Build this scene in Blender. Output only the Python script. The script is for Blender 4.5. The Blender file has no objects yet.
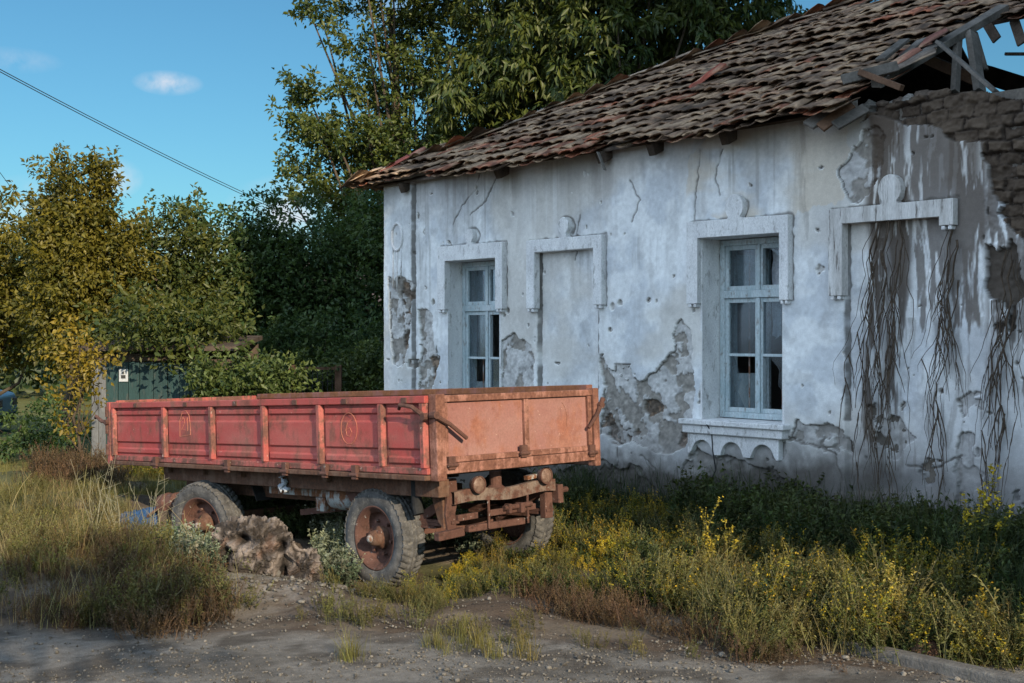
import bpy, bmesh, math, random
import numpy as np
from mathutils import Vector, Matrix

random.seed(7)
S = bpy.context.scene
COL = S.collection
R = math.radians
F = 1280.0           # focal length of the picture in pixels
HY = 338.0           # horizon row
H = 1.75             # eye height

# ------------------------------------------------------------------ noise
def _h(*k):
    r = np.zeros(np.broadcast(*k).shape, dtype=np.uint32)
    for i, a in enumerate(k):
        a = np.asarray(a).astype(np.int64).astype(np.uint32)
        r = (r ^ (a * np.uint32([374761393, 668265263, 2147483647, 1274126177][i % 4]))) * np.uint32(2246822519)
        r ^= r >> np.uint32(13)
    r = r * np.uint32(3266489917)
    r ^= r >> np.uint32(16)
    return r.astype(np.float64) / 4294967295.0
def vn2(x, y, seed=0):
    xi, yi = np.floor(x), np.floor(y)
    fx, fy = x - xi, y - yi
    fx, fy = fx*fx*(3-2*fx), fy*fy*(3-2*fy)
    a, b = _h(xi, yi, seed), _h(xi+1, yi, seed)
    c, d = _h(xi, yi+1, seed), _h(xi+1, yi+1, seed)
    return (a*(1-fx)+b*fx)*(1-fy) + (c*(1-fx)+d*fx)*fy
def fbm2(x, y, seed=0, oct=4, gain=.5):
    x, y = np.asarray(x, float), np.asarray(y, float)
    s, a, t = 0, 1, 0
    for o in range(oct):
        s = s + a*vn2(x*2**o + 17.3*o, y*2**o - 9.1*o, seed+o*31); t += a; a *= gain
    return s/t
def vn3(x, y, z, seed=0):
    xi, yi, zi = np.floor(x), np.floor(y), np.floor(z)
    fx, fy, fz = x-xi, y-yi, z-zi
    fx, fy, fz = fx*fx*(3-2*fx), fy*fy*(3-2*fy), fz*fz*(3-2*fz)
    def L(k):
        a, b = _h(xi, yi, zi+k, np.full_like(xi, seed)), _h(xi+1, yi, zi+k, np.full_like(xi, seed))
        c, d = _h(xi, yi+1, zi+k, np.full_like(xi, seed)), _h(xi+1, yi+1, zi+k, np.full_like(xi, seed))
        return (a*(1-fx)+b*fx)*(1-fy) + (c*(1-fx)+d*fx)*fy
    return L(0)*(1-fz) + L(1)*fz
def fbm3(p, sc, seed=0, oct=4, gain=.5):
    s, a, t = 0, 1, 0
    for o in range(oct):
        q = p*sc*2**o + 13.7*o
        s = s + a*vn3(q[:, 0], q[:, 1], q[:, 2], seed+o*17); t += a; a *= gain
    return s/t
def sstep(a, b, x):
    t = np.clip((x-a)/(b-a), 0, 1)
    return t*t*(3-2*t)
def inpoly(x, y, poly):
    r = np.zeros(np.shape(x), bool)
    n = len(poly)
    for i in range(n):
        x0, y0 = poly[i]; x1, y1 = poly[(i+1) % n]
        c = ((y0 > y) != (y1 > y)) & (x < (x1-x0)*(y-y0)/((y1-y0) if y1 != y0 else 1e-9) + x0)
        r ^= c
    return r
def mix(a, b, t):
    return a*(1-t[..., None]) + np.asarray(b)*t[..., None]

# ------------------------------------------------------------------ mesh helpers
def link(name, me, mat=None, parent=None):
    o = bpy.data.objects.new(name, me)
    COL.objects.link(o)
    if mat is not None:
        me.materials.append(mat)
    if parent is not None:
        o.parent = parent
    return o
def npmesh(name, V, Fc, mat, parent=None, col=None, smooth=False):
    """V (n,3), Fc (m,k) or a list of such arrays."""
    me = bpy.data.meshes.new(name)
    Fl = Fc if isinstance(Fc, list) else [Fc]
    Fl = [f for f in Fl if len(f)]
    loops = np.concatenate([f.ravel() for f in Fl]).astype(np.int32)
    tot = np.concatenate([np.full(len(f), f.shape[1]) for f in Fl]).astype(np.int32)
    start = np.concatenate([[0], np.cumsum(tot)[:-1]]).astype(np.int32)
    me.vertices.add(len(V)); me.vertices.foreach_set('co', np.asarray(V, np.float32).ravel())
    me.loops.add(len(loops)); me.loops.foreach_set('vertex_index', loops)
    me.polygons.add(len(tot)); me.polygons.foreach_set('loop_start', start); me.polygons.foreach_set('loop_total', tot)
    if smooth:
        me.polygons.foreach_set('use_smooth', np.ones(len(tot), bool))
    me.update(calc_edges=True)
    if col is not None:
        a = me.attributes.new('Col', 'FLOAT_COLOR', 'POINT')
        c = np.ones((len(V), 4), np.float32); c[:, :3] = col
        a.data.foreach_set('color', c.ravel())
    return link(name, me, mat, parent)
class MB:
    def __init__(s): s.v = []; s.f = []
    def add(s, vs, fs):
        n = len(s.v); s.v += [tuple(p) for p in vs]; s.f += [tuple(i+n for i in f) for f in fs]; return s
    def box(s, x0, x1, y0, y1, z0, z1):
        x0, x1 = sorted((x0, x1)); y0, y1 = sorted((y0, y1)); z0, z1 = sorted((z0, z1))
        return s.add([(x0,y0,z0),(x1,y0,z0),(x1,y1,z0),(x0,y1,z0),(x0,y0,z1),(x1,y0,z1),(x1,y1,z1),(x0,y1,z1)],
              [(0,3,2,1),(4,5,6,7),(0,1,5,4),(1,2,6,5),(2,3,7,6),(3,0,4,7)])
    def bar(s, a, b, w, h, up=(0,0,1)):
        """a beam from a to b of width w and height h"""
        a, b = Vector(a), Vector(b); d = (b-a).normalized(); up = Vector(up)
        if abs(d.dot(up)) > .97: up = Vector((0,1,0))
        sd = d.cross(up).normalized(); u = sd.cross(d).normalized()
        vs = []
        for p in (a, b):
            for (i, j) in ((-1,-1),(1,-1),(1,1),(-1,1)):
                vs.append(p + sd*(i*w/2) + u*(j*h/2))
        return s.add(vs, [(0,1,2,3)[::-1],(4,5,6,7),(0,1,5,4),(1,2,6,5),(2,3,7,6),(3,0,4,7)])
    def tube(s, pts, r, n=8, cap=True):
        pts = [Vector(p) for p in pts]; m = len(pts)
        rs = r if isinstance(r, (list, tuple, np.ndarray)) else [r]*m
        vs = []; fs = []; prev = None
        for i, p in enumerate(pts):
            d = (pts[min(i+1, m-1)] - pts[max(i-1, 0)])
            d = d.normalized() if d.length > 1e-9 else Vector((0,0,1))
            if prev is None:
                a = d.cross(Vector((0,0,1)) if abs(d.z) < .9 else Vector((1,0,0))).normalized()
            else:
                a = prev - d*prev.dot(d)
                a = a.normalized() if a.length > 1e-6 else d.orthogonal().normalized()
            prev = a; b = d.cross(a)
            for k in range(n):
                t = 2*math.pi*k/n
                vs.append(p + (a*math.cos(t) + b*math.sin(t))*rs[i])
        for i in range(m-1):
            for k in range(n):
                k2 = (k+1) % n
                fs.append((i*n+k, i*n+k2, (i+1)*n+k2, (i+1)*n+k))
        if cap:
            fs.append(tuple(range(n))[::-1]); fs.append(tuple((m-1)*n+k for k in range(n)))
        return s.add(vs, fs)
    def lathe(s, prof, o, axis, n=32, close=False):
        """prof: (radius, along axis) pairs"""
        o = Vector(o); ax = Vector(axis).normalized(); a = ax.orthogonal().normalized(); b = ax.cross(a)
        vs = []; fs = []; m = len(prof)
        for (r, h) in prof:
            for k in range(n):
                t = 2*math.pi*k/n
                vs.append(o + ax*h + (a*math.cos(t)+b*math.sin(t))*max(r, 1e-4))
        for i in range(m-1 if not close else m):
            j = (i+1) % m
            for k in range(n):
                k2 = (k+1) % n
                fs.append((i*n+k, i*n+k2, j*n+k2, j*n+k))
        return s.add(vs, fs)
    def prism(s, poly, f0, f1):
        """poly of 2d points; f0/f1 map a 2d point to 3d for each end"""
        n = len(poly)
        vs = [f0(p) for p in poly] + [f1(p) for p in poly]
        fs = [tuple(range(n))[::-1], tuple(range(n, 2*n))] + [(i, (i+1) % n, n+(i+1) % n, n+i) for i in range(n)]
        return s.add(vs, fs)
    def build(s, name, mat, parent=None, bevel=0, smooth=False, seg=2):
        me = bpy.data.meshes.new(name); me.from_pydata(s.v, [], s.f)
        bm = bmesh.new(); bm.from_mesh(me); bmesh.ops.recalc_face_normals(bm, faces=bm.faces); bm.to_mesh(me); bm.free()
        if smooth: me.shade_smooth()
        me.update()
        o = link(name, me, mat, parent)
        if bevel:
            md = o.modifiers.new('bevel', 'BEVEL'); md.width = bevel; md.segments = seg; md.limit_method = 'ANGLE'; md.angle_limit = R(40)
        return o
def tag(o, label=None, cat=None, group=None, kind=None):
    for k, v in (('label', label), ('category', cat), ('group', group), ('kind', kind)):
        if v: o[k] = v
    return o
def empty(name, loc=(0,0,0), rz=0, parent=None):
    o = bpy.data.objects.new(name, None); COL.objects.link(o)
    o.location = loc; o.rotation_euler = (0, 0, rz); o.empty_display_size = .2
    if parent: o.parent = parent
    return o
def copy_tree(o, parent=None):
    c = o.copy(); COL.objects.link(c)
    if parent is not None: c.parent = parent
    for ch in [x for x in COL.objects if x.parent == o]:
        copy_tree(ch, c)
    return c

# ------------------------------------------------------------------ materials
def newmat(name):
    m = bpy.data.materials.new(name); m.use_nodes = True
    nt = m.node_tree; nt.nodes.clear()
    return m, nt
def N(nt, t, **kw):
    n = nt.nodes.new(t)
    for k, v in kw.items():
        if k in n.bl_rna.properties: setattr(n, k, v)
        else: n.inputs[k].default_value = v
    return n
def L(nt, a, b): nt.links.new(a, b)
def coords(nt, scale=(1,1,1)):
    tc = N(nt, 'ShaderNodeTexCoord'); mp = N(nt, 'ShaderNodeMapping'); mp.inputs['Scale'].default_value = scale
    L(nt, tc.outputs['Object'], mp.inputs['Vector']); return mp.outputs['Vector']
def noise(nt, vec, scale, detail=6, rough=.6):
    n = N(nt, 'ShaderNodeTexNoise'); n.inputs['Scale'].default_value = scale; n.inputs['Detail'].default_value = detail
    n.inputs['Roughness'].default_value = rough; L(nt, vec, n.inputs['Vector']); return n.outputs['Fac']
def ramp(nt, fac, stops):
    r = N(nt, 'ShaderNodeValToRGB'); el = r.color_ramp.elements
    while len(el) < len(stops): el.new(.5)
    for e, (p, c) in zip(el, stops):
        e.position = p; e.color = (*c, 1) if len(c) == 3 else c
    L(nt, fac, r.inputs['Fac']); return r.outputs['Color']
def mixc(nt, fac, a, b, mode='MIX'):
    m = N(nt, 'ShaderNodeMix'); m.data_type = 'RGBA'; m.blend_type = mode
    for sock, v in ((m.inputs['Factor'], fac), (m.inputs[6], a), (m.inputs[7], b)):
        if hasattr(v, 'is_output'): L(nt, v, sock)
        else: sock.default_value = v if not isinstance(v, tuple) or len(v) == 4 else (*v, 1)
    return m.outputs[2]
def mth(nt, op, a, b=None, clamp=False):
    m = N(nt, 'ShaderNodeMath'); m.operation = op; m.use_clamp = clamp
    for s, v in ((m.inputs[0], a), (m.inputs[1], b)):
        if v is None: continue
        if hasattr(v, 'is_output'): L(nt, v, s)
        else: s.default_value = v
    return m.outputs[0]
def finish(nt, color, rough=.8, bump=None, bstr=.3, bdist=.01, spec=.3, metal=0, extra=None):
    p = N(nt, 'ShaderNodeBsdfPrincipled')
    for s, v in (('Base Color', color), ('Roughness', rough), ('Metallic', metal)):
        if hasattr(v, 'is_output'): L(nt, v, p.inputs[s])
        else: p.inputs[s].default_value = v if not isinstance(v, tuple) or len(v) == 4 else (*v, 1)
    p.inputs['Specular IOR Level'].default_value = spec
    if bump is not None:
        b = N(nt, 'ShaderNodeBump'); b.inputs['Strength'].default_value = bstr; b.inputs['Distance'].default_value = bdist
        L(nt, bump, b.inputs['Height']); L(nt, b.outputs['Normal'], p.inputs['Normal'])
    o = N(nt, 'ShaderNodeOutputMaterial'); L(nt, p.outputs[0], o.inputs['Surface']); return p
def mottled(name, c0, c1, scale=6, rough=.85, bs=.4, bd=.008, spec=.25, c2=None, stretch=(1,1,1), fine=60, metal=0):
    m, nt = newmat(name); v = coords(nt, stretch)
    n1 = noise(nt, v, scale); n2 = noise(nt, v, fine, 4)
    c = ramp(nt, n1, [(.3, c0), (.7, c1)])
    if c2: c = mixc(nt, ramp(nt, noise(nt, v, scale*2.7, 8, .7), [(.55, (0,0,0)), (.66, (1,1,1))]), c, c2)
    c = mixc(nt, .7, c, ramp(nt, n2, [(.2, (.55,.55,.55)), (.8, (1.35,1.35,1.35))]), 'MULTIPLY')
    finish(nt, c, rough, mth(nt, 'ADD', n1, n2), bs, bd, spec, metal); return m
def rusty(name, paint, paint2, rust=(.11,.045,.022), rust2=(.2,.085,.04), amount=.5, scale=5, rough=.6, streak=True, wear=None, dust=False):
    """old paint with rust breaking through"""
    m, nt = newmat(name); v = coords(nt)
    a = noise(nt, v, scale, 9, .68); b = noise(nt, coords(nt, (1, 1, .18)), scale*3.2, 6, .65); f = noise(nt, v, 90, 3)
    c = ramp(nt, noise(nt, v, scale*.5, 5), [(.3, paint), (.72, paint2)])
    mask = mth(nt, 'ADD', a, mth(nt, 'MULTIPLY', b, .55 if streak else .2))
    lo = 1.02 - amount*.62
    mk = ramp(nt, mth(nt, 'SUBTRACT', mask, lo-.42), [(.36, (0,0,0)), (.5, (1,1,1))])
    rc = ramp(nt, noise(nt, v, scale*6, 5), [(.3, rust), (.7, rust2)])
    c = mixc(nt, mk, c, rc)
    if dust:
        sc_ = ramp(nt, noise(nt, coords(nt, (1, 1, .35)), 11, 9, .72), [(.60, (0,0,0)), (.69, (1,1,1))]); c = mixc(nt, mth(nt, 'MULTIPLY', sc_, .7), c, (.13, .035, .035))
        c = mixc(nt, ramp(nt, noise(nt, coords(nt, (.6, .6, 1.2)), 2.2, 7, .65), [(.42, (0,0,0)), (.75, (.38,.38,.38))]), c, tuple(min(1, .45*q+w_) for q, w_ in zip(paint2, (.19, .15, .125))))
    if wear:
        w = ramp(nt, noise(nt, v, 26, 8, .75), [(.62, (0,0,0)), (.68, (1,1,1))]); c = mixc(nt, w, c, wear)
    c = mixc(nt, .6, c, ramp(nt, f, [(.25, (.7,.7,.7)), (.75, (1.25,1.25,1.25))]), 'MULTIPLY')
    finish(nt, c, ramp(nt, mk, [(0, (rough,)*3), (1, (.9,)*3)]), mth(nt, 'ADD', mask, mth(nt, 'MULTIPLY', f, .4)), .35, .006, .3); return m
def attrmat(name, rough=.85, fine=70, fs=.5, bs=.4, bd=.006, spec=.2, stretch=(1,1,1)):
    m, nt = newmat(name); at = N(nt, 'ShaderNodeAttribute'); at.attribute_name = 'Col'
    v = coords(nt, stretch); f = noise(nt, v, fine, 5, .65); g = noise(nt, v, fine*.18, 5)
    c = mixc(nt, fs, at.outputs['Color'], ramp(nt, f, [(.25, (.6,.6,.6)), (.75, (1.35,1.35,1.35))]), 'MULTIPLY')
    c = mixc(nt, fs*.7, c, ramp(nt, g, [(.3, (.72,.72,.72)), (.7, (1.22,1.22,1.22))]), 'MULTIPLY')
    finish(nt, c, rough, mth(nt, 'ADD', f, g), bs, bd, spec); return m
def leafmat(name, trans=.35, rough=.45):
    m, nt = newmat(name); at = N(nt, 'ShaderNodeAttribute'); at.attribute_name = 'Col'
    p = N(nt, 'ShaderNodeBsdfPrincipled'); L(nt, at.outputs['Color'], p.inputs['Base Color'])
    p.inputs['Roughness'].default_value = rough; p.inputs['Specular IOR Level'].default_value = .3
    t = N(nt, 'ShaderNodeBsdfTranslucent')
    L(nt, mixc(nt, 1, at.outputs['Color'], (1.5, 1.4, .6), 'MULTIPLY'), t.inputs['Color'])
    x = N(nt, 'ShaderNodeMixShader'); x.inputs[0].default_value = trans
    L(nt, p.outputs[0], x.inputs[1]); L(nt, t.outputs[0], x.inputs[2])
    o = N(nt, 'ShaderNodeOutputMaterial'); L(nt, x.outputs[0], o.inputs['Surface']); return m

M = {}
M['wall'] = attrmat('limewashed_plaster', .93, 120, .35, .35, .004)
M['ground'] = attrmat('soil_and_gravel', .95, 55, .75, .8, .012)
M['road'] = attrmat('gravelly_asphalt', .93, 130, 1.0, 1.0, .01)
M['tile'] = attrmat('old_clay_tile', .9, 45, .8, .8, .01)
M['weed'] = leafmat('weed_leaf', .25, .6)
M['leaf'] = leafmat('tree_leaf', .3, .45)
M['bark'] = mottled('bark', (.05,.038,.028), (.11,.085,.06), 8, .95, .8, .02, .1, stretch=(1,1,.3))
M['lime'] = mottled('lime_moulding', (.6,.6,.61), (.8,.8,.8), 4, .93, .6, .008, .2, c2=(.36,.35,.34), fine=90, stretch=(1.6,1.6,.7))
M['limemud'] = mottled('mud_stained_moulding', (.42,.40,.38), (.74,.73,.72), 3, .93, .6, .008, .2, c2=(.10,.08,.066), fine=90, stretch=(3.2,1,.35))
M['winpaint'] = mottled('pale_blue_window_paint', (.34,.43,.46), (.52,.58,.6), 9, .7, .5, .004, .3, c2=(.22,.2,.18), stretch=(1,1,.4), fine=90)
M['wood'] = mottled('weathered_grey_wood', (.075,.068,.06), (.19,.17,.15), 7, .93, .7, .006, .15, stretch=(.6,.6,.6), fine=70)
M['darkwood'] = mottled('dark_old_wood', (.045,.035,.028), (.12,.09,.07), 7, .93, .7, .006, .15)
M['brownwood'] = mottled('brown_old_wood', (.09,.05,.032), (.17,.10,.065), 7, .93, .7, .006, .15)
M['redpaint'] = rusty('faded_red_paint', (.30,.042,.038), (.38,.078,.062), rust=(.13,.045,.035), rust2=(.24,.075,.055), amount=.33, scale=3.5, rough=.6, dust=True, wear=(.48,.25,.2))
M['redtrim'] = rusty('pale_worn_red_paint', (.30,.06,.05), (.38,.125,.10), rust=(.10,.045,.035), rust2=(.17,.08,.06), amount=.44, scale=7, rough=.65, wear=(.56,.46,.40))
M['orange'] = rusty('sun_bleached_orange_paint', (.225,.095,.08), (.295,.152,.13), rust=(.20,.075,.05), rust2=(.29,.12,.08), amount=.30, dust=True, scale=2.6, rough=.65, wear=(.42,.28,.22))
M['orangetrim'] = rusty('rusty_orange_rail', (.28,.12,.088), (.36,.2,.155), rust=(.10,.042,.03), rust2=(.2,.09,.06), amount=.5, scale=7, rough=.75)
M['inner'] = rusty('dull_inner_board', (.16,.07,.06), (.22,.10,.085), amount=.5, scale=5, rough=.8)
M['rust'] = rusty('rusty_iron', (.075,.034,.025), (.14,.07,.053), rust=(.03,.017,.013), rust2=(.095,.042,.03), amount=.62, scale=11, rough=.85, streak=False, wear=(.36,.34,.31))
M['peeling'] = rusty('peeling_grey_green_on_rust', (.16,.10,.075), (.2,.19,.165), rust=(.05,.026,.02), rust2=(.13,.06,.042), amount=.72, scale=9, rough=.85, streak=False, wear=(.3,.3,.27))
M['frameiron'] = rusty('brown_chassis_paint', (.11,.065,.045), (.17,.10,.07), rust=(.05,.028,.02), rust2=(.13,.06,.035), amount=.5, scale=6, rough=.85)
M['galv'] = rusty('peeling_grey_paint', (.26,.28,.28), (.4,.41,.4), amount=.45, scale=9, rough=.7)
M['rubber'] = mottled('dusty_rubber', (.035,.035,.036), (.14,.135,.13), 9, .92, .5, .004, .2, fine=140, c2=(.17,.16,.145))
M['darkrubber'] = mottled('black_rubber', (.012,.012,.013), (.03,.03,.03), 9, .85, .4, .004, .25)
M['lens'] = mottled('dirty_reflector_glass', (.10,.055,.04), (.24,.16,.125), 40, .5, .5, .004, .4, c2=(.07,.04,.03))
M['cloth'] = mottled('grey_white_rag', (.34,.37,.42), (.5,.52,.55), 12, .95, .3, .004, .1)
M['chalk'] = mottled('ochre_chalk', (.42,.13,.085), (.5,.22,.14), 12, .95, .3, .002, .1)
M['stump'] = attrmat('gnarled_wood', .93, 60, .8, .9, .01)
M['black'] = mottled('dark_interior', (.02,.018,.016), (.035,.03,.027), 5, .95)
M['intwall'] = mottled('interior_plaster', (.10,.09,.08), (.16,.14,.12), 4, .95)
M['green'] = mottled('green_board_paint', (.014,.036,.038), (.024,.058,.056), 7, .7, .6, .006, .3, c2=(.05,.06,.055), stretch=(1,1,.25))
M['grey_board'] = mottled('grey_board', (.09,.095,.1), (.17,.17,.17), 7, .9, .6, .006, .2, stretch=(1,1,.25))
M['paper'] = mottled('white_paper', (.36,.38,.40), (.46,.48,.5), 20, .8, .1, .001)
M['ink'] = mottled('dark_ink', (.03,.03,.03), (.06,.06,.06), 20, .8, .1, .001)
M['concrete'] = mottled('grey_concrete', (.085,.078,.07), (.165,.152,.138), 7, .95, .7, .01, .2, c2=(.14,.13,.11))
M['stone'] = mottled('field_stone', (.12,.11,.1), (.25,.235,.215), 9, .95, .8, .015, .2)
M['blue'] = mottled('blue_tarp', (.012,.045,.12), (.028,.09,.2), 8, .6, .5, .01, .3)
M['wire'] = mottled('black_cable', (.02,.02,.022), (.035,.035,.038), 9, .7)
M['creeper'] = mottled('dry_creeper', (.045,.034,.026), (.1,.075,.055), 20, .95, .6, .004, .1)
M['farwall'] = mottled('far_plaster', (.4,.37,.33), (.5,.46,.41), 3, .95)
M['fartile'] = mottled('far_tiles', (.33,.17,.12), (.45,.27,.2), 6, .95, stretch=(1,1,1))
M['blockwall'] = mottled('block_render', (.36,.34,.31), (.44,.42,.39), 2, .95)
def glassmat():
    m, nt = newmat('dusty_old_glass')
    g = N(nt, 'ShaderNodeBsdfGlossy'); g.inputs['Roughness'].default_value = .12; g.inputs['Color'].default_value = (.8,.85,.9,1)
    t = N(nt, 'ShaderNodeBsdfTransparent'); t.inputs['Color'].default_value = (.75,.8,.82,1)
    d = N(nt, 'ShaderNodeBsdfDiffuse'); d.inputs['Color'].default_value = (.3,.32,.34,1)
    fr = N(nt, 'ShaderNodeFresnel'); fr.inputs['IOR'].default_value = 1.5
    x = N(nt, 'ShaderNodeMixShader'); L(nt, mth(nt, 'MULTIPLY', fr.outputs[0], .5, True), x.inputs[0]); L(nt, t.outputs[0], x.inputs[1]); L(nt, g.outputs[0], x.inputs[2])
    y = N(nt, 'ShaderNodeMixShader'); L(nt, ramp(nt, noise(nt, coords(nt), 7, 6), [(.4, (.02,)*3), (.75, (.14,)*3)]), y.inputs[0])
    L(nt, x.outputs[0], y.inputs[1]); L(nt, d.outputs[0], y.inputs[2])
    o = N(nt, 'ShaderNodeOutputMaterial'); L(nt, y.outputs[0], o.inputs['Surface']); return m
M['glass'] = glassmat()

# ------------------------------------------------------------------ camera, sun, sky
cam = bpy.data.cameras.new('camera'); cam.sensor_width = 36; cam.lens = 36*F/1024; cam.clip_end = 3000; cam.clip_start = .05
cam.shift_y = -(341.5-HY)/1024
camo = bpy.data.objects.new('camera', cam); COL.objects.link(camo)
camo.location = (0, 0, H); camo.rotation_euler = (R(90), 0, 0); S.camera = camo

EL = R(22)
AZ = Vector((.45, -.893, 0)).normalized()
SUN = Vector((AZ.x*math.cos(EL), AZ.y*math.cos(EL), math.sin(EL)))
sl = bpy.data.lights.new('sun', 'SUN'); sl.energy = 5.0; sl.angle = R(.5); sl.color = (1, .84, .62)
so = bpy.data.objects.new('sun', sl); COL.objects.link(so); so.rotation_euler = SUN.to_track_quat('Z', 'Y').to_euler()

W = bpy.data.worlds.new('World'); S.world = W; W.use_nodes = True
nt = W.node_tree; nt.nodes.clear()
sky = N(nt, 'ShaderNodeTexSky'); sky.sky_type = 'NISHITA'; sky.sun_disc = False
sky.sun_elevation = EL; sky.sun_rotation = math.atan2(AZ.x, AZ.y); sky.air_density = 1.0; sky.dust_density = .6; sky.ozone_density = 2.5
tc = N(nt, 'ShaderNodeTexCoord')
def pxdir(px, py):
    return Vector(((px-512)/F, 1, (HY-py)/F)).normalized()
cmask = None
nz = noise(nt, tc.outputs['Generated'], 22, 7, .62)
nz2 = noise(nt, tc.outputs['Generated'], 70, 6, .6)
nn = mth(nt, 'ADD', mth(nt, 'MULTIPLY', nz, .7), mth(nt, 'MULTIPLY', nz2, .3))
for (px, py, rx, ry, st) in ((168,83,22,8,1.0),(116,178,17,13,1.0),(300,215,50,28,1.0),(205,250,120,26,.5),(700,-40,300,20,.3),(440,10,60,16,.45),(12,60,30,8,.35),(30,210,40,22,.5)):
    d = pxdir(px, py)
    vm = N(nt, 'ShaderNodeVectorMath'); vm.operation = 'SUBTRACT'; L(nt, tc.outputs['Generated'], vm.inputs[0]); vm.inputs[1].default_value = d
    vs = N(nt, 'ShaderNodeVectorMath'); vs.operation = 'MULTIPLY'; L(nt, vm.outputs[0], vs.inputs[0]); vs.inputs[1].default_value = (F/rx, F/rx, F/ry)
    ln = N(nt, 'ShaderNodeVectorMath'); ln.operation = 'LENGTH'; L(nt, vs.outputs[0], ln.inputs[0])
    k = mth(nt, 'SUBTRACT', 1.15, mth(nt, 'MULTIPLY', ln.outputs['Value'], .75), True)
    k = mth(nt, 'MULTIPLY', k, mth(nt, 'MULTIPLY', mth(nt, 'SUBTRACT', nn, .38, True), 5.2*st), True)
    cmask = k if cmask is None else mth(nt, 'MAXIMUM', cmask, k)
skyc = mixc(nt, 1, sky.outputs[0], (.31, .56, .62), 'MULTIPLY')
c = mixc(nt, mth(nt, 'MULTIPLY', cmask, .85), skyc, (4.6, 4.7, 5.1, 1))
# unseen bright cloud added beside and behind the camera to light the house front
def dot_(v):
    d_ = N(nt, 'ShaderNodeVectorMath'); d_.operation = 'DOT_PRODUCT'; L(nt, tc.outputs['Generated'], d_.inputs[0]); d_.inputs[1].default_value = v; return d_.outputs['Value']
fill_bank = mth(nt, 'MULTIPLY', mth(nt, 'SUBTRACT', dot_((-.80, -.52, .30)), .28), 4.0, True)
big = noise(nt, tc.outputs['Generated'], 2.6, 8, .6)
cov = mth(nt, 'MULTIPLY', mth(nt, 'MULTIPLY', mth(nt, 'SUBTRACT', big, .36), 6.0, True), fill_bank, True)
c = mixc(nt, mth(nt, 'MULTIPLY', cov, .85), c, (8.6, 10.7, 13.4, 1))
bg = N(nt, 'ShaderNodeBackground'); L(nt, c, bg.inputs['Color']); bg.inputs['Strength'].default_value = .13
wo = N(nt, 'ShaderNodeOutputWorld'); L(nt, bg.outputs[0], wo.inputs['Surface'])
S.view_settings.view_transform = 'Standard'; S.view_settings.look = 'None'; S.view_settings.gamma = 1; S.view_settings.exposure = 0.42
S.cycles.use_denoising = True
S.cycles.max_bounces = 6; S.cycles.diffuse_bounces = 3; S.cycles.transparent_max_bounces = 8

# ------------------------------------------------------------------ places
def at(px, py, Y): return Vector(((px-512)/F*Y, Y, H + (HY-py)/F*Y))
def onground(px, py, z=0):
    Y = (H-z)*F/(py-HY); return ((px-512)/F*Y, Y)
C0 = Vector((-1.543, 15.8, 0)); DU = Vector((.6456, -.7637, 0)).normalized(); DV = Vector((.7637, .6456, 0)).normalized()
def fac(px, py, v=0.0):
    """picture point -> (u, z) on the house plane that lies v behind the facade"""
    px, py = np.asarray(px, float), np.asarray(py, float)
    rx = (px-512)/F
    P = C0 + DV*v
    t = (P.x*DV.x + P.y*DV.y)/(rx*DV.x + DV.y)
    X, Y = rx*t, t
    return (X-C0.x)*DU.x + (Y-C0.y)*DU.y, H + (HY-py)/F*Y
def facp(px, py, v=0.0):
    u, z = fac(px, py, v); return (float(u), float(z))

# ------------------------------------------------------------------ ground
def gz(x, y):
    x, y = np.asarray(x, float), np.asarray(y, float)
    z = .02*(fbm2(x*.7, y*.7, 3)-.5)*2
    near = sstep(7.2, 8.4, y)
    z = z + near*(.10*(fbm2(x*1.7, y*1.7, 5)-.5) + .035*(fbm2(x*7, y*7, 9)-.5))
    def bump(cx, cy, rx, ry, h):
        return h*np.exp(-((x-cx)/rx)**2-((y-cy)/ry)**2)
    z = z + bump(-3.6, 9.0, 1.5, .75, .20)*near + bump(-1.75, 8.65, .7, .42, .13) + bump(-4.3, 12.6, 1.1, .8, .22) + bump(-5.6, 14.6, 1.4, .8, .2)
    z = z - bump(-1.0, 9.25, .75, .55, .13) - bump(.1, 10.1, .6, .5, .05)
    z = z + bump(3.3, 8.6, 1.2, .8, .1) - .03*sstep(16, 24, y)
    return z
def axis(segs):
    out = []
    for a, b, st in segs: out += list(np.arange(a, b, st))
    return np.array(out + [segs[-1][1]])
gx = axis([(-600,-60,60),(-60,-16,4),(-16,-6,.4),(-6,5,.045),(5,14,.4),(14,60,4),(60,600,60)])
gy = axis([(-300,-20,40),(-20,2,2),(2,6,.3),(6,14,.045),(14,20,.15),(20,40,1),(40,100,6),(100,900,80)])
GX, GY = np.meshgrid(gx, gy)
GZ = gz(GX, GY)
inroad = (GY < 7.3)
n1, n2, n3 = fbm2(GX*.9, GY*.9, 21, 5), fbm2(GX*3, GY*3, 22, 5), fbm2(GX*14, GY*14, 23, 4)
gc = mix(np.ones(GX.shape+(3,))*np.array([.085,.062,.045]), (.135,.108,.082), sstep(.4,.65,n2))
gc = mix(gc, (.07,.042,.032), sstep(.5,.62,n1)*sstep(-1.5,0,GX)*(GY < 9))          # reddish brown soil
gc = mix(gc, (.2,.185,.17), np.exp(-((GX+1.75)/.75)**2-((GY-8.6)/.5)**2)*sstep(.35,.6,n3)*.9)  # rubble
gc = mix(gc, (.075,.085,.03), sstep(8.2,9.5,GY)*sstep(.4,.6,fbm2(GX*2,GY*2,27,4))*.7)
gc = mix(gc, (.13,.13,.035), sstep(14.5,17,GY)*.8)
gc = gc*(.8+.4*n3[..., None])
def gridfaces(nx, ny):
    i = np.arange(nx-1)[None, :] + np.arange(ny-1)[:, None]*nx
    return np.stack([i, i+1, i+1+nx, i+nx], -1).reshape(-1, 4)
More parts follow.
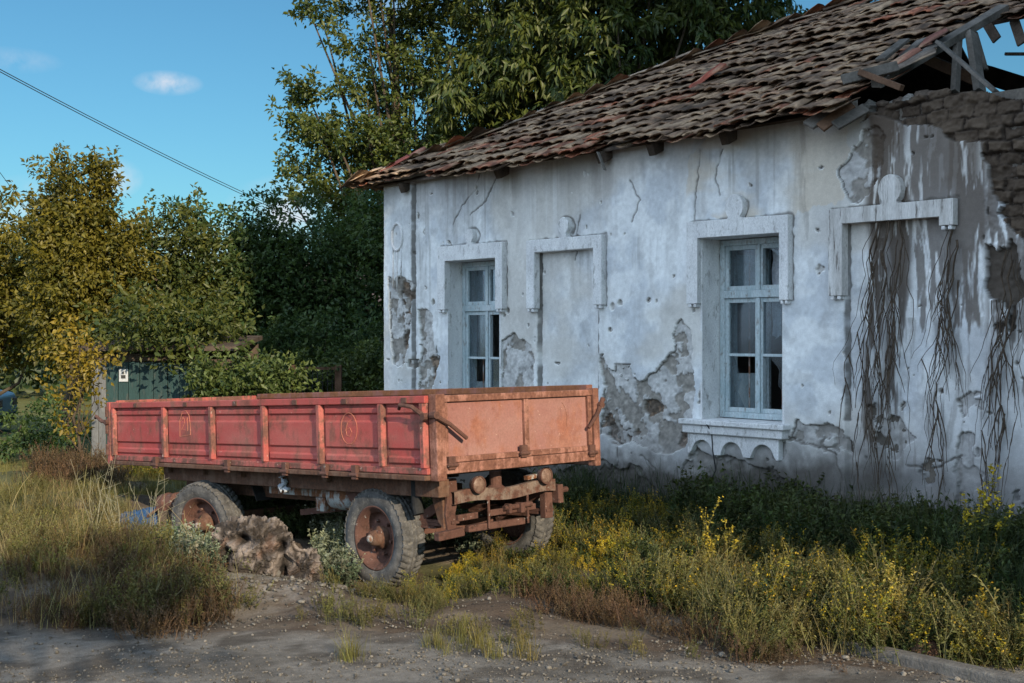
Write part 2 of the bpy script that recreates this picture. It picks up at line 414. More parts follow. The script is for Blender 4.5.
gnd = npmesh('ground', np.stack([GX, GY, GZ], -1).reshape(-1, 3), gridfaces(len(gx), len(gy)), M['ground'], None, gc.reshape(-1, 3), True)
tag(gnd, 'bare soil and grassy ground around the house and trailer', 'ground', kind='structure')

# gravelly road in front
rx_ = axis([(-60,-8,2),(-8,6,.05),(6,60,2)]); ry_ = axis([(-12,3,1),(3,8.6,.04)])
RX, RY = np.meshgrid(rx_, ry_)
def roadedge(x):
    return 7.75 - .42*sstep(-3.5,-1.2,x)*0 - .75*sstep(-.6,1.6,x) + .28*(fbm2(x*1.3, x*0+.5, 41, 4)-.5)*2
RZ = gz(RX, RY) + .006 + .01*(fbm2(RX*9, RY*9, 45, 3)-.5)
edge = roadedge(RX) + .16*(fbm2(RX*5, RY*5, 43, 4)-.5)*2
RZ = RZ - .03*sstep(-.14, .02, RY-edge)
rf = gridfaces(len(rx_), len(ry_))
keep = (RY < edge).ravel()[rf].all(1)
m1, m2, m3 = fbm2(RX*1.1, RY*2.2, 51, 5), fbm2(RX*5, RY*5, 52, 4), fbm2(RX*30, RY*30, 53, 2)
rc = mix(np.ones(RX.shape+(3,))*np.array([.125,.115,.102]), (.185,.172,.155), sstep(.42,.62,m1))
rc = mix(rc, (.075,.065,.055), sstep(.52,.64,m2)*.8)
rc = mix(rc, (.13,.095,.07), sstep(-.35,0,RY-edge)*.7)
rc = rc*(.72+.56*m3[..., None])
road = npmesh('road', np.stack([RX, RY, RZ], -1).reshape(-1, 3), rf[keep], M['road'], None, rc.reshape(-1, 3), True)
tag(road, 'worn gravelly asphalt road in front of the weeds', 'road', kind='structure')

def pebbles(name, pts, sizes, cols, seed):
    rng = np.random.default_rng(seed)
    bm = bmesh.new(); bmesh.ops.create_icosphere(bm, subdivisions=1, radius=1)
    V = np.array([v.co[:] for v in bm.verts]); Fa = np.array([[v.index for v in f.verts] for f in bm.faces]); bm.free()
    n = len(pts)
    sc = sizes[:, None, None]*rng.uniform(.6, 1.3, (n, 1, 3))*np.array([1, 1, .7])
    P = V[None]*sc*rng.uniform(.75, 1.2, (n, len(V), 1))
    a = rng.uniform(0, 6.28, n); ca, sa = np.cos(a)[:, None], np.sin(a)[:, None]
    P = np.stack([P[..., 0]*ca-P[..., 1]*sa, P[..., 0]*sa+P[..., 1]*ca, P[..., 2]], -1) + pts[:, None]
    FF = Fa[None] + (np.arange(n)*len(V))[:, None, None]
    return npmesh(name, P.reshape(-1, 3), FF.reshape(-1, 3), M['road'], None, np.repeat(cols, len(V), 0))
rng = np.random.default_rng(5)
px = rng.uniform(-4.5, 3.6, 40000); py = rng.uniform(5.6, 9.2, 40000)
k = (py < roadedge(px)+.25) | (rng.random(40000) < .25*np.exp(-((px-.2)/1.6)**2)) | (np.exp(-((px+1.75)/.8)**2-((py-8.55)/.5)**2) > .45)
k &= rng.random(40000) < .15+1.3*sstep(.38,.62,fbm2(px*1.6, py*2.6, 411, 4))
px, py = px[k], py[k]
sz = .0025 + .009*rng.random(len(px))**4 + .014*(rng.random(len(px)) < .006)
inrub = np.exp(-((px+1.75)/.8)**2-((py-8.55)/.5)**2) > .45
sz = np.where(inrub, sz*1.8, sz)
pz = gz(px, py) + sz*.3 + .008
pc = np.array([.17,.158,.142])*rng.uniform(.4, 1.4, (len(px), 1))*np.array([1, .98, .95])
g = pebbles('gravel', np.stack([px, py, pz], -1), sz, pc, 6)
tag(g, 'loose grey gravel on the road and bare soil', 'gravel', kind='stuff')

# ------------------------------------------------------------------ house
house = empty('abandoned_house', C0, math.atan2(DU.y, DU.x))
tag(house, 'old abandoned white plastered house with crumbling walls and broken clay tile roof', 'house')
HL, HD = 10.6, 8.0

def polyuz(pts): 
    return [facp(*p) for p in pts]
W1 = dict(l=448, r=500, t=(261.5, 258), out=(441, 506), top=(247, 242), arm=(312, 311), aw=(448, 498.6), fin=(473, 236, 6.2))
def rectuz(x0, x1, yt, yb):
    u0, z0 = facp(x0, yt); u1, _ = facp(x1, yt); _, zb = facp(x0, yb); return u0, u1, zb, z0
op1 = rectuz(448, 499.5, 261.5, 418)     # window openings: u0,u1,zbottom,ztop
op3 = rectuz(702, 782.5, 238.5, 419)
bl2 = rectuz(538, 597, 253, 445)         # blind windows
bl4 = rectuz(846, 943, 224, 520)
pil = facp(415, 300)[0]
us = np.unique(np.round(np.concatenate([np.arange(0, HL+.001, .0095), [op1[0], op1[1], op3[0], op3[1]]]), 4))
zs = np.unique(np.round(np.concatenate([np.arange(-.4, 3.95, .0095), [op1[2], op1[3], op3[2], op3[3]]]), 4))
U, Z = np.meshgrid(us, zs)
wu = U + .085*(fbm2(U*4, Z*4, 61, 4)-.5)*2; wz = Z + .085*(fbm2(U*4, Z*4, 62, 4)-.5)*2
wu2 = U + .02*(fbm2(U*16, Z*16, 63, 3)-.5)*2; wz2 = Z + .02*(fbm2(U*16, Z*16, 64, 3)-.5)*2
wu = wu + wu2-U; wz = wz+wz2-Z
def pm(pts): return inpoly(wu, wz, polyuz(pts))
peel = np.zeros(U.shape, bool)
for p in (
  [(600,355),(605,355),(611,371),(628,381),(650,370),(663,362),(675,350),(677,342),(674,330),(683,320),(692,330),(694,345),(693,400),(692,418),(685,430),(692,446),(670,452),(655,448),(640,446),(620,444),(603,434),(598,410),(602,385)],
  [(501,343),(508,338),(516,332),(522,340),(528,343),(534,354),(536,372),(535,392),(500,392),(503,370)],
  [(391,276),(398,282),(404,278),(415,284),(413,350),(407,368),(396,362),(393,325)],
  [(417,310),(428,313),(434,330),(434,345),(438,366),(431,392),(418,392),(421,350)],
  [(560,470),(600,462),(640,470),(655,486),(600,490),(560,486)],
  [(838,180),(850,150),(862,128),(880,132),(884,170),(872,190),(860,200),(846,196)],
  [(690,448),(720,455),(780,470),(800,490),(760,500),(700,480)],
  ): peel |= pm(p)
spk = fbm2(U*3.2, Z*3.2, 66, 5)
peel |= (spk > .675) & (Z < 1.5)
peel |= (fbm2(U*9, Z*9, 67, 3) > .845)
for (x, y, r) in ((620,303,3.2),(612,306,3),(648,300,2.5),(610,330,2.6),(507,310,3),(512,214,2.2),(433,302,3),(427,330,2.6),(735,470,3)):
    u0, z0 = facp(x, y); peel |= (wu2-u0)**2+(wz2-z0)**2 < (r*.011)**2
deep = np.zeros(U.shape, bool)
for p in ([(641,400),(650,396),(662,400),(664,410),(652,416),(642,412)],
          [(600,405),(612,420),(625,430),(640,434),(638,447),(615,444),(602,432)],
          [(676,440),(684,422),(692,416),(694,444),(682,450)],
          [(404,284),(415,286),(413,345),(407,352),(404,320)],
          [(428,360),(437,345),(438,366),(433,384)]):
    deep |= pm(p) & (fbm2(U*11, Z*11, 69, 3) > .40)
pxU = lambda x, y=300: facp(x, y)[0]
adobe = pm([(860,120),(880,104),(905,84),(960,60),(1024,50),(1400,50),(1400,420),(1100,340),(1040,250),(1024,235),(1000,222),(988,180),(984,135),(955,142),(930,122),(905,128),(880,120)])
chips = pm([(984,180),(1000,222),(1040,250),(1200,350),(1200,420),(1020,335),(990,330),(984,280)])
# --- height
hgt = .012*(fbm2(U*1.3, Z*1.3, 71, 3)-.5) + .005*(fbm2(U*14, Z*14, 72, 3)-.5)
rough = fbm2(U*22, Z*22, 73, 4)-.5
hgt = np.where(peel, hgt-.026+.02*rough, hgt)
hgt = np.where(deep, hgt-.04+.05*rough, hgt)
hgt = np.where(U < pil, hgt+.045, hgt)
def blind(b): return (U > b[0]) & (U < b[1]) & (Z < b[3]) & (Z > b[2]-.4*0)
for b in (bl2, bl4): hgt = np.where(blind(b), hgt-.045, hgt)
# exposed mud brick
bh, bw = .098, .20
row = np.floor((wz2+.02*np.sin(U*3))/bh); fr = (wz2+.02*np.sin(U*3))/bh-row
cu = wu2/bw + .5*(row % 2) + .35*_h(row, 7); cb = np.floor(cu); fc = cu-cb
joint = np.minimum(np.minimum(fr, 1-fr)*bh, np.minimum(fc, 1-fc)*bw)
bt = _h(row, cb, 3)
hb = -.06 + .024*sstep(.002, .012, joint+.03*(fbm2(U*5, Z*5, 95, 3)-.42)) + .045*(bt-.5) + .06*rough + .03*(fbm2(U*4, Z*4, 76, 3)-.5)
hgt = np.where(adobe, hb, hgt)
ch = fbm2(U*7, Z*2.6, 77, 4)
hgt = np.where(chips, np.where(ch > .5, .0, -.05)+.03*rough, hgt)
facp_u = lambda x, y=300: facp(x, y)[0]
# --- colour
lo, mid = fbm2(U*.9, Z*.9, 81, 5), fbm2(U*4, Z*4, 82, 5)
strk = fbm2(U*9, Z*.7, 83, 5); strk2 = fbm2(U*26, Z*1.3, 84, 4)
wc = mix(np.ones(U.shape+(3,))*np.array([.73,.745,.755]), (.575,.60,.63), sstep(.4,.62,mid))
wc = mix(wc, (.82,.835,.84), sstep(.5,.68,fbm2(U*2.2, Z*1.6, 85, 5))*.7)
wc = mix(wc, (.42,.42,.42), sstep(.52,.66,fbm2(U*5+.8*fbm2(U*2,Z*2,97,3), Z*.9, 98, 5))*.45*sstep(.6,3.2,Z))
wc = mix(wc, (.28,.27,.26), sstep(.58,.7,strk2)*.5*sstep(1.2,3.4,Z)*sstep(.45,.6,fbm2(U*1.1, Z*.8, 99, 3)))
wc = mix(wc, (.48,.48,.48), sstep(.56,.62,lo)*.45)
wc = mix(wc, (.34,.335,.33), sstep(.60,.70,fbm2(U*6, Z*5, 91, 5))*.28)
wc = wc*(.86+.28*fbm2(U*30, Z*26, 92, 3))[..., None]
wc = mix(wc, (.56,.52,.46), sstep(.50,.66,fbm2(U*.75+3, Z*1.1, 151, 5))*.55)
cream = pm([(688,150),(760,110),(845,90),(850,190),(835,205),(792,212),(690,218)])
wc = mix(wc, (.60,.53,.44), cream*.8*sstep(.3,.5,fbm2(U*1.5, Z*3, 86, 4)))
for (xa, xb, ya, yb, cc, k) in ((505,545,140,205,(.26,.2,.15),.8),(440,480,150,200,(.3,.28,.26),.5),(590,612,150,240,(.36,.33,.3),.6),(680,692,130,250,(.72,.71,.69),.6),(520,560,170,260,(.74,.74,.73),.7)):
    ua, z1 = facp(xa, ya); ub, z0 = facp(xb, yb)
    e = sstep(ua-.15, ua+.1, U)*sstep(ub+.15, ub-.1, U)*sstep(z0-.1, z1, Z+.35*(strk2-.5))
    wc = mix(wc, cc, e*k*sstep(.4,.55,strk2*.5+strk*.5))
# soot and dirt streaks under the roof
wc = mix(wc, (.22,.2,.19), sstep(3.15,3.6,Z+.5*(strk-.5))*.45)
wc = np.where(peel[..., None], np.array([.47,.46,.45])*(.6+.8*fbm2(U*12, Z*12, 87, 5))[..., None], wc)
wc = np.where(deep[..., None], mix(np.ones(U.shape+(3,))*np.array([.12,.095,.075]), (.25,.18,.13), sstep(.45,.6,fbm2(U*13,Z*13,88,3))), wc)
# broken plaster edges: shade painted along the upper rim, light along the lower one
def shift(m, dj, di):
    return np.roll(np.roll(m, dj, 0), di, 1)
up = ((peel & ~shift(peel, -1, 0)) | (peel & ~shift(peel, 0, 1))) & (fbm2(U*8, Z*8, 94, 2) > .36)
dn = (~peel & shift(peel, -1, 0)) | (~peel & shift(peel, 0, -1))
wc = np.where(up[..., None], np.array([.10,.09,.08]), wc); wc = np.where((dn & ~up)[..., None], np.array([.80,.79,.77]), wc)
lay = peel & ~deep & (fbm2(U*6, Z*6, 141, 5) > .53)
hgt = np.where(lay, hgt-.012, hgt)
wc = np.where(lay[..., None], np.array([.27,.25,.225])*(.6+.8*fbm2(U*20, Z*20, 143, 4))[..., None], wc)
grit = fbm2(U*45, Z*45, 145, 2)
wc = np.where(peel[..., None], wc*(.75+.5*grit)[..., None], wc)
# damp, dirty foot of the wall, shade painted in too: irregular tide line
damp_shade = Z - .16*sstep(4.5, 7.5, U) + .35*(fbm2(U*1.4, Z*1.4, 89, 5)-.5) + .26*(fbm2(U*6, Z*6, 90, 5)-.5) + .10*(fbm2(U*22, Z*16, 152, 3)-.5)
wc = mix(wc, (.28,.27,.26), sstep(1.0,.58,damp_shade)*.75)
wc = mix(wc, (.075,.066,.058), sstep(.70,.42,damp_shade)*.92)
plinth = pm([(835,488),(960,492),(962,560),(835,545)])
wc = mix(wc, (.14,.12,.105), plinth*.8)
rr_ = sstep(facp_u(800), facp_u(900), U+.6*(fbm2(U*1.2, Z*1.2, 147, 4)-.5))
wc = mix(wc, (.36,.36,.37), rr_*.45*sstep(.35,.6,fbm2(U*2, Z*1.3, 148, 5)))
# mud washed down the wall at the collapsed end
ufin = pxU(888)
def mudband(xt0, xt1, xb0, xb1, yt, yb, k, th, seed):
    zt, zb = facp((xt0+xt1)/2, yt)[1], facp((xb0+xb1)/2, yb)[1]
    t = np.clip((zt-Z)/(zt-zb), 0, 1)
    a = pxU(xt0)*(1-t)+pxU(xb0)*t; b = pxU(xt1)*(1-t)+pxU(xb1)*t
    w = .04*(fbm2(U*3, Z*2.2, seed, 3)-.5)*2
    s = sstep(a-.05, a+.05, U+w)*sstep(b+.05, b-.05, U+w)*(Z < zt+.1)*(Z > zb-.02)
    st = fbm2((U+w)*26, Z*2.6, seed+1, 5)
    q_ = th+.06*t+.30*t**5; return s*sstep(q_, q_+.11, st)*k*(1-.12*t)
mud = np.zeros(U.shape)
for a in ((868,910,866,886,96,300,.97,.24,101),(866,884,856,870,250,450,.95,.30,103),(884,912,878,894,200,430,.95,.30,105),(884,898,874,884,200,330,.8,.42,106),(880,985,890,970,110,330,.82,.33,107),(944,990,938,982,112,345,.92,.30,109),(985,1024,985,1020,180,360,.85,.34,111),(915,950,925,942,120,300,.7,.38,113),(1020,1100,1020,1100,230,420,.8,.35,115),(800,812,798,810,110,260,.3,.45,117),(880,1010,870,1000,330,520,.35,.50,119)):
    mud = np.maximum(mud, mudband(*a))
wc = mix(wc, (.085,.062,.046), np.clip(mud, 0, 1))
wc = np.where(adobe[..., None], mix(np.ones(U.shape+(3,))*np.array([.038,.028,.022]), (.10,.074,.054), sstep(.003,.02,joint+.03*(fbm2(U*5, Z*5, 95, 3)-.42))*(.4+.6*bt)*(.5+1.*(rough+.5))), wc)
wc = np.where((chips & (ch <= .5))[..., None], np.array([.085,.07,.058]), wc)
# shade painted along hood, finial, pilaster and recess edges, then real hairline cracks
shade_lines = []
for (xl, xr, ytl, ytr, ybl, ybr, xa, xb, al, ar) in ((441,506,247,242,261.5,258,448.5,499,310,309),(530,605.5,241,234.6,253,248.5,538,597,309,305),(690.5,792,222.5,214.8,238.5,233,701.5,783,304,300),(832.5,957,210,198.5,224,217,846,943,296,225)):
    shade_lines += [[(xl,al),(xl,ytl),(xr,ytr),(xr,ar)], [(xa,al),(xa,ybl)], [(xb,ybr),(xb,ar)]]
shade_lines += [[(415,185),(415,395)], [(538,253),(538,395)], [(597,249),(597,395)], [(846,300),(846,420)]]
shade_lines += [[(cx_+r_*math.cos(t), cy_+r_*1.15*math.sin(t)) for t in np.linspace(2.2, 7.2, 15)] for (cx_, cy_, r_) in ((473,236,6.6),(567,226,7.6),(738,207.5,9.7),(893.5,190,10))]
nh_ = len(shade_lines)
for ic, pts in enumerate(shade_lines + [[(455,243),(452,225),(462,205),(474,192),(481,170)],[(470,215),(486,200),(497,176)],[(617,440),(618,462),(604,480),(597,497)],[(640,455),(655,470),(650,490)],[(835,455),(842,480),(838,500)],[(960,455),(930,470),(905,466)],[(760,425),(800,442),(835,452)],[(715,455),(712,478),(722,498)],[(630,180),(640,200),(632,222)],[(580,215),(572,260)],[(700,150),(694,220)],[(722,150),(715,178),(720,196)]]):
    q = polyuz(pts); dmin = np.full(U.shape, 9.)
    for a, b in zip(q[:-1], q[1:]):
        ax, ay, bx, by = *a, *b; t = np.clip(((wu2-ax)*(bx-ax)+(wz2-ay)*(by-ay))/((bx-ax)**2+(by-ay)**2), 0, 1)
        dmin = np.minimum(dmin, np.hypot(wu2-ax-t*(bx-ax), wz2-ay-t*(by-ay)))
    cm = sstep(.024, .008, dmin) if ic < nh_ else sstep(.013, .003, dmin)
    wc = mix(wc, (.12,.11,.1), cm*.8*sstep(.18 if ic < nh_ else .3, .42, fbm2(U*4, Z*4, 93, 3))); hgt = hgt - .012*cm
wf = gridfaces(len(us), len(zs))
FU = U.ravel()[wf].mean(1); FZ = Z.ravel()[wf].mean(1)
ztop = np.full(FU.shape, 3.72)
tx, tz = zip(*[facp(*p) for p in [(858,112),(872,108),(890,101),(912,98),(930,92),(960,88),(985,90),(1005,97),(1024,93),(1060,96),(1120,90)]])
right = FU > tx[0]
ztop[right] = np.interp(FU[right], tx, tz) + .05*(_h(np.floor(FU[right]/.17), 5)-.5) + .03*(fbm2(FU[right]*9, FZ[right]*9, 121)-.5)
kill = (FZ > ztop)
for o in (op1, op3): kill |= (FU > o[0]) & (FU < o[1]) & (FZ > o[2]) & (FZ < o[3])
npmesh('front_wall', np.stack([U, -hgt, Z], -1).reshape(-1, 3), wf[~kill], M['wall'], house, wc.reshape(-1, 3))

# inner skin, other walls, floor
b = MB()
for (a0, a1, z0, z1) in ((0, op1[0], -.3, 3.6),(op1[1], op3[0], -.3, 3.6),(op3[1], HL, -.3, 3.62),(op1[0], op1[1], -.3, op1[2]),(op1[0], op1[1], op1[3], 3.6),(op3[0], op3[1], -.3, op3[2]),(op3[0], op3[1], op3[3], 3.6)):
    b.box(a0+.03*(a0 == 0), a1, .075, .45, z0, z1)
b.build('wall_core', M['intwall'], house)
for o in (op1, op3):
    q = MB()
    q.box(o[0]-.02, o[0]+.003, .0, .4, o[2], o[3]); q.box(o[1]-.003, o[1]+.02, .0, .4, o[2], o[3])
    q.box(o[0], o[1], .0, .4, o[3]-.003, o[3]+.02); q.box(o[0], o[1], .0, .4, o[2]-.02, o[2]+.003)
    q.build('window_reveal', M['lime'], house)
MB().box(0, .4, .45, HD, -.3, 3.6).build('side_wall', M['lime'], house)
MB().box(HL-.4, HL, .45, HD, -.3, 3.1).build('side_wall', M['lime'], house)
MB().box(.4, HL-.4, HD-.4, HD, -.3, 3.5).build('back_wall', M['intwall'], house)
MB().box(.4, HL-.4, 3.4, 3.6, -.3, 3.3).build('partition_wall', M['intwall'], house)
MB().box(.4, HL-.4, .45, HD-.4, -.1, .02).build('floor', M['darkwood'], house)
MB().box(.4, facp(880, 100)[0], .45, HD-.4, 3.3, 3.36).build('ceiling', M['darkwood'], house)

# keyhole hood mouldings
def hood(xl, xr, ytl, ytr, ybl, ybr, axl, axr, abl, abr, fin, name='hood_moulding'):
    ul, zl = facp(xl, ytl); ur, zr = facp(xr, ytr)
    _, bl = facp(axl, ybl); _, br = facp(axr, ybr)
    ial, iar = facp(axl, ybl)[0], facp(axr, ybr)[0]
    zal = facp(xl, abl)[1]; zar = facp(xr, abr)[1]
    def P(d): return (lambda p: (p[0], d, p[1]))
    m = MB()
    fu, fz = facp(fin[0], fin[1]); pr = fin[2]*.0111
    ztf = zl + (zr-zl)*(fu-ul)/(ur-ul)
    n = 22; neck = pr*.55
    key = []
    a0 = math.asin(min(.95, neck/pr))
    key.append((fu+neck*1.5, ztf+.001)); key.append((fu+neck, ztf+pr*.25))
    for i in range(n+1):
        t = -math.pi/2 + a0 + (2*math.pi-2*a0)*i/n
        key.append((fu+pr*math.cos(t), fz+pr*1.15*math.sin(t)))
    key.append((fu-neck, ztf+pr*.25)); key.append((fu-neck*1.5, ztf+.001))
    top = [(ur, zr)] + key + [(ul, zl)]
    poly = top + [(ul, zal), (ial, zal), (ial, bl), (iar, br), (iar, zar), (ur, zar)]
    m.prism(poly, P(.03), P(-.06))
    o = m.build(name, M['limemud'] if xl > 800 else M['lime'], house, bevel=.01, seg=2)
    # small drip at the foot of each arm
    for (x0, x1, z0) in ((ul, ial, zal), (iar, ur, zar)):
        if abs(x1-x0) > .01:
            w = (x1-x0); d = MB(); d.box(x0+w*.12, x0+w*.4,   .02, -.055, z0-.035, z0-.002); d.box(x0+w*.6, x0+w*.88, .02, -.055, z0-.035, z0-.002)
            d.build('guttae', M['lime'], o, bevel=.008)
    return o
hood(441, 506, 247, 242, 261.5, 258, 448.5, 499, 310, 309, (473, 236, 6.4))
hood(530, 605.5, 241, 234.6, 253, 248.5, 538, 597, 309, 305, (567, 226, 7.2))
hood(690.5, 792, 222.5, 214.8, 238.5, 233, 701.5, 783, 304, 300, (738, 207.5, 9.2))
hood(832.5, 957, 210, 198.5, 224, 217, 846, 943, 296, 225, (893.5, 190, 9.6))
# circle and rods on the corner pilaster
m = MB(); cu_, cz_ = facp(400.5, 237)
ring = [(cu_+.108*math.cos(t), -.05, cz_+.165*math.sin(t)) for t in np.linspace(0, 2*math.pi, 41)]
m.tube(ring, .02, 8, False)
for dx, dz in ((-.085, -.62), (0, -.66), (.085, -.5)):
    m.tube([(cu_+dx, -.05, cz_-.14 if dx else cz_-.16), (cu_+dx, -.05, cz_+dz)], .012, 6)
m.build('pilaster_ornament', M['lime'], house, smooth=True)

# ---- windows
def window(op, vf, trans_y, div_y, xm, fl, fr, name='window', broken=()):
    """frame sits vf inside the wall"""
    u0, u1, z0, z1 = op[0]+.01, op[1]-.01, op[2]+.01, op[3]-.01
    um = (u0+u1)/2
    zt = op[2] + (op[3]-op[2])*trans_y; zd = op[2] + (op[3]-op[2])*div_y
    f = MB()
    f.box(u0, u0+.055, vf, vf+.08, z0, z1); f.box(u1-.055, u1, vf, vf+.08, z0, z1)
    f.box(u0+.055, u1-.055, vf, vf+.08, z1-.055, z1); f.box(u0+.055, u1-.055, vf, vf+.08, z0, z0+.055)
    f.box(u0+.055, u1-.055, vf-.012, vf+.078, zt-.035, zt+.035)
    w = f.build(name, M['winpaint'], house, bevel=.005)
    # four sashes
    panes = []
    for (a, b_) in ((u0+.056, um-.002), (um+.002, u1-.056)):
        for (c, d, dv) in ((z0+.056, zt-.036, True), (zt+.036, z1-.056, False)):
            s = MB(); t = .042
            s.box(a, a+t, vf+.012, vf+.058, c, d); s.box(b_-t, b_, vf+.012, vf+.058, c, d)
            s.box(a+t, b_-t, vf+.013, vf+.057, c, c+t); s.box(a+t, b_-t, vf+.013, vf+.057, d-t, d)
            if dv: s.box(a+t, b_-t, vf+.016, vf+.054, zd-.013, zd+.013)
            s.build('sash', M['winpaint'], w, bevel=.004)
            if dv:
                panes += [(a+t, b_-t, c+t, zd-.013), (a+t, b_-t, zd+.013, d-t)]
            else: panes.append((a+t, b_-t, c+t, d-t))
    m = MB(); m.box(um-.022, um+.022, vf-.004, vf+.011, z0+.056, zt-.036); m.box(um-.022, um+.022, vf-.004, vf+.011, zt+.036, z1-.056); m.build('cover_strip', M['winpaint'], w, bevel=.004)
    rnd = random.Random(len(COL.objects))
    for i, (a, b_, c, d) in enumerate(panes):
        kind = broken[i % len(broken)]
        if kind == 'none': continue
        y = vf+.034
        if kind == 'full': poly = [(a, c), (b_, c), (b_, d), (a, d)]
        elif kind == 'shard': poly = [(a, c), (a+(b_-a)*.55, c), (a+(b_-a)*.3, c+(d-c)*.3), (a+(b_-a)*.42, c+(d-c)*.55), (a+(b_-a)*.15, d), (a, d)]
        else: poly = [(b_, d), (a+(b_-a)*.2, d), (a+(b_-a)*.55, c+(d-c)*.75), (a+(b_-a)*.5, c+(d-c)*.45), (a+(b_-a)*.8, c+(d-c)*.3), (b_, c+(d-c)*.05)]
        p = MB(); p.prism(poly, lambda q: (q[0], y, q[1]), lambda q: (q[0], y+.003, q[1])); p.build('pane', M['glass'], w)
    # iron bars behind
    for k_ in (.3, .72):
        ub = u0+(u1-u0)*k_; MB().tube([(ub, vf+.1, z0), (ub, vf+.1, z1)], .008, 6).build('security_bar', M['galv'], w)
    # inner sashes standing open into the room
    for (uh, sgn, wd) in ((u0+.05, 1, .36), (u1-.05, -1, .3)):
        s = MB(); ang = R(62 if sgn > 0 else 82)
        e = Vector((sgn*math.cos(ang), math.sin(ang), 0))
        p0 = Vector((uh, vf+.12, 0)); p1 = p0+e*wd
        for (c, d) in ((z0+.06, zt-.03), (zt+.03, z1-.06)):
            s.bar(p0+e*.02+Vector((0,0,c)), p0+e*.02+Vector((0,0,d)), .05, .03); s.bar(p1+Vector((0,0,c)), p1+Vector((0,0,d)), .05, .03)
            s.bar(p0+Vector((0,0,c)), p1+Vector((0,0,c)), .03, .05); s.bar(p0+Vector((0,0,d)), p1+Vector((0,0,d)), .03, .05)
            s.bar(p0+Vector((0,0,c+.18)), p1+Vector((0,0,c+.18)), .012, .34) if sgn > 0 else None
        s.build('inner_sash', M['winpaint'], w)
    return w
window(op1, .2, .70, .385, 487, 462, 500, broken=('shard', 'full', 'full', 'full', 'none', 'shard'))
w3 = window(op3, .24, .69, .355, 758, 722, 781, broken=('shard', 'full', 'full', 'hang', 'full', 'hang'))
# torn curtain rag behind the big window
c = MB(); pts = []
for i in range(7):
    for j in range(9):
        pts.append((op3[0]+.5+.03*i+.01*math.sin(j*2), .4+.03*math.sin(i*2.1), op3[3]-.1-.1*j-.02*(i % 3)))
c.add(pts, [(i*9+j, i*9+j+1, (i+1)*9+j+1, (i+1)*9+j) for i in range(6) for j in range(8) if not (i > 3 and j > 5)]); c.build('curtain_rag', M['cloth'], w3, smooth=True)
# sills
def sill(x0, x1, op, scal):
    ul = facp(x0, 420)[0]; ur = facp(x1, 420)[0]; zt = op[2]
    s = MB()
    s.box(ul, ur, .04, -.10, zt-.05, zt+.0); s.box(ul+.03, ur-.03, .04, -.075, zt-.13, zt-.051)
    o = s.build('window_sill', M['lime'], house, bevel=.01)
    if scal:
        n = 40; poly = [(ul+.07, zt-.131), (ur-.09, zt-.131)]
        for i in range(n+1):
            t = i/n; x = ur-.09+(ul+.07-ur+.09)*t
            ph = (t*3.0) % 1.0
            poly.append((x, zt-.32 + .13*math.sqrt(max(0, 1-((ph-.5)/.36)**2)) if abs(ph-.5) < .36 else zt-.32))
        a = MB(); a.prism(poly, lambda p: (p[0], .02, p[1]), lambda p: (p[0], -.045, p[1])); a.build('apron', M['lime'], o, bevel=.006)
sill(685, 790, op3, True); sill(440, 507, op1, False)

# ---- roof
ze_u, ze_z = facp(740, 131, -.35)
TP = .505; SL = math.hypot(1, TP)
EZ = ze_z + .0
def rz(v): return EZ + TP*(v+.35)
def onroof(px, py):
    """picture point -> (u, v) on the front slope"""
    d = Vector(((px-512)/F, 1, (HY-py)/F)); o = Vector((0, 0, H))
    # z = EZ + TP*(v+.35), v = (P-C0).DV
    a = d.z - TP*d.dot(DV); b_ = EZ + TP*(.35 + (o-C0).dot(DV)) - o.z
    t = b_/a; P = o + d*t
    return (P-C0).dot(DU), (P-C0).dot(DV)
E1 = onroof(852, 108); E1b = onroof(878, 82); E1c = onroof(916, 50); E2 = onroof(1008, 3)
def sag(u, v): return -.05*np.exp(-((u-2.2)/.9)**2-((v+.3)/.8)**2) + .075*(fbm2(np.asarray(u)*.8, np.asarray(v)*.8, 131, 3)-.5)*2
VR = HD/2
brk_v = [E1[1], E1b[1], E1c[1], E2[1], 5.2]; brk_u = [E1[0], E1b[0], E1c[0], E2[0], E2[0]+.3]
def covered(u, v):
    if v > VR or u < v-.02: return False
    ub = float(np.interp(v, brk_v, brk_u)) + .22*math.sin(v*9)+.1*math.sin(v*23)
    if u < ub: return True
    u4, v4 = onroof(1000, 22)
    return v > v4+.1 + .25*math.sin(u*5) and u < HL+.3
TV, TF, TC, nT = [], [], [], 0
rr = random.Random(11)
ARC = 8
FL = .30
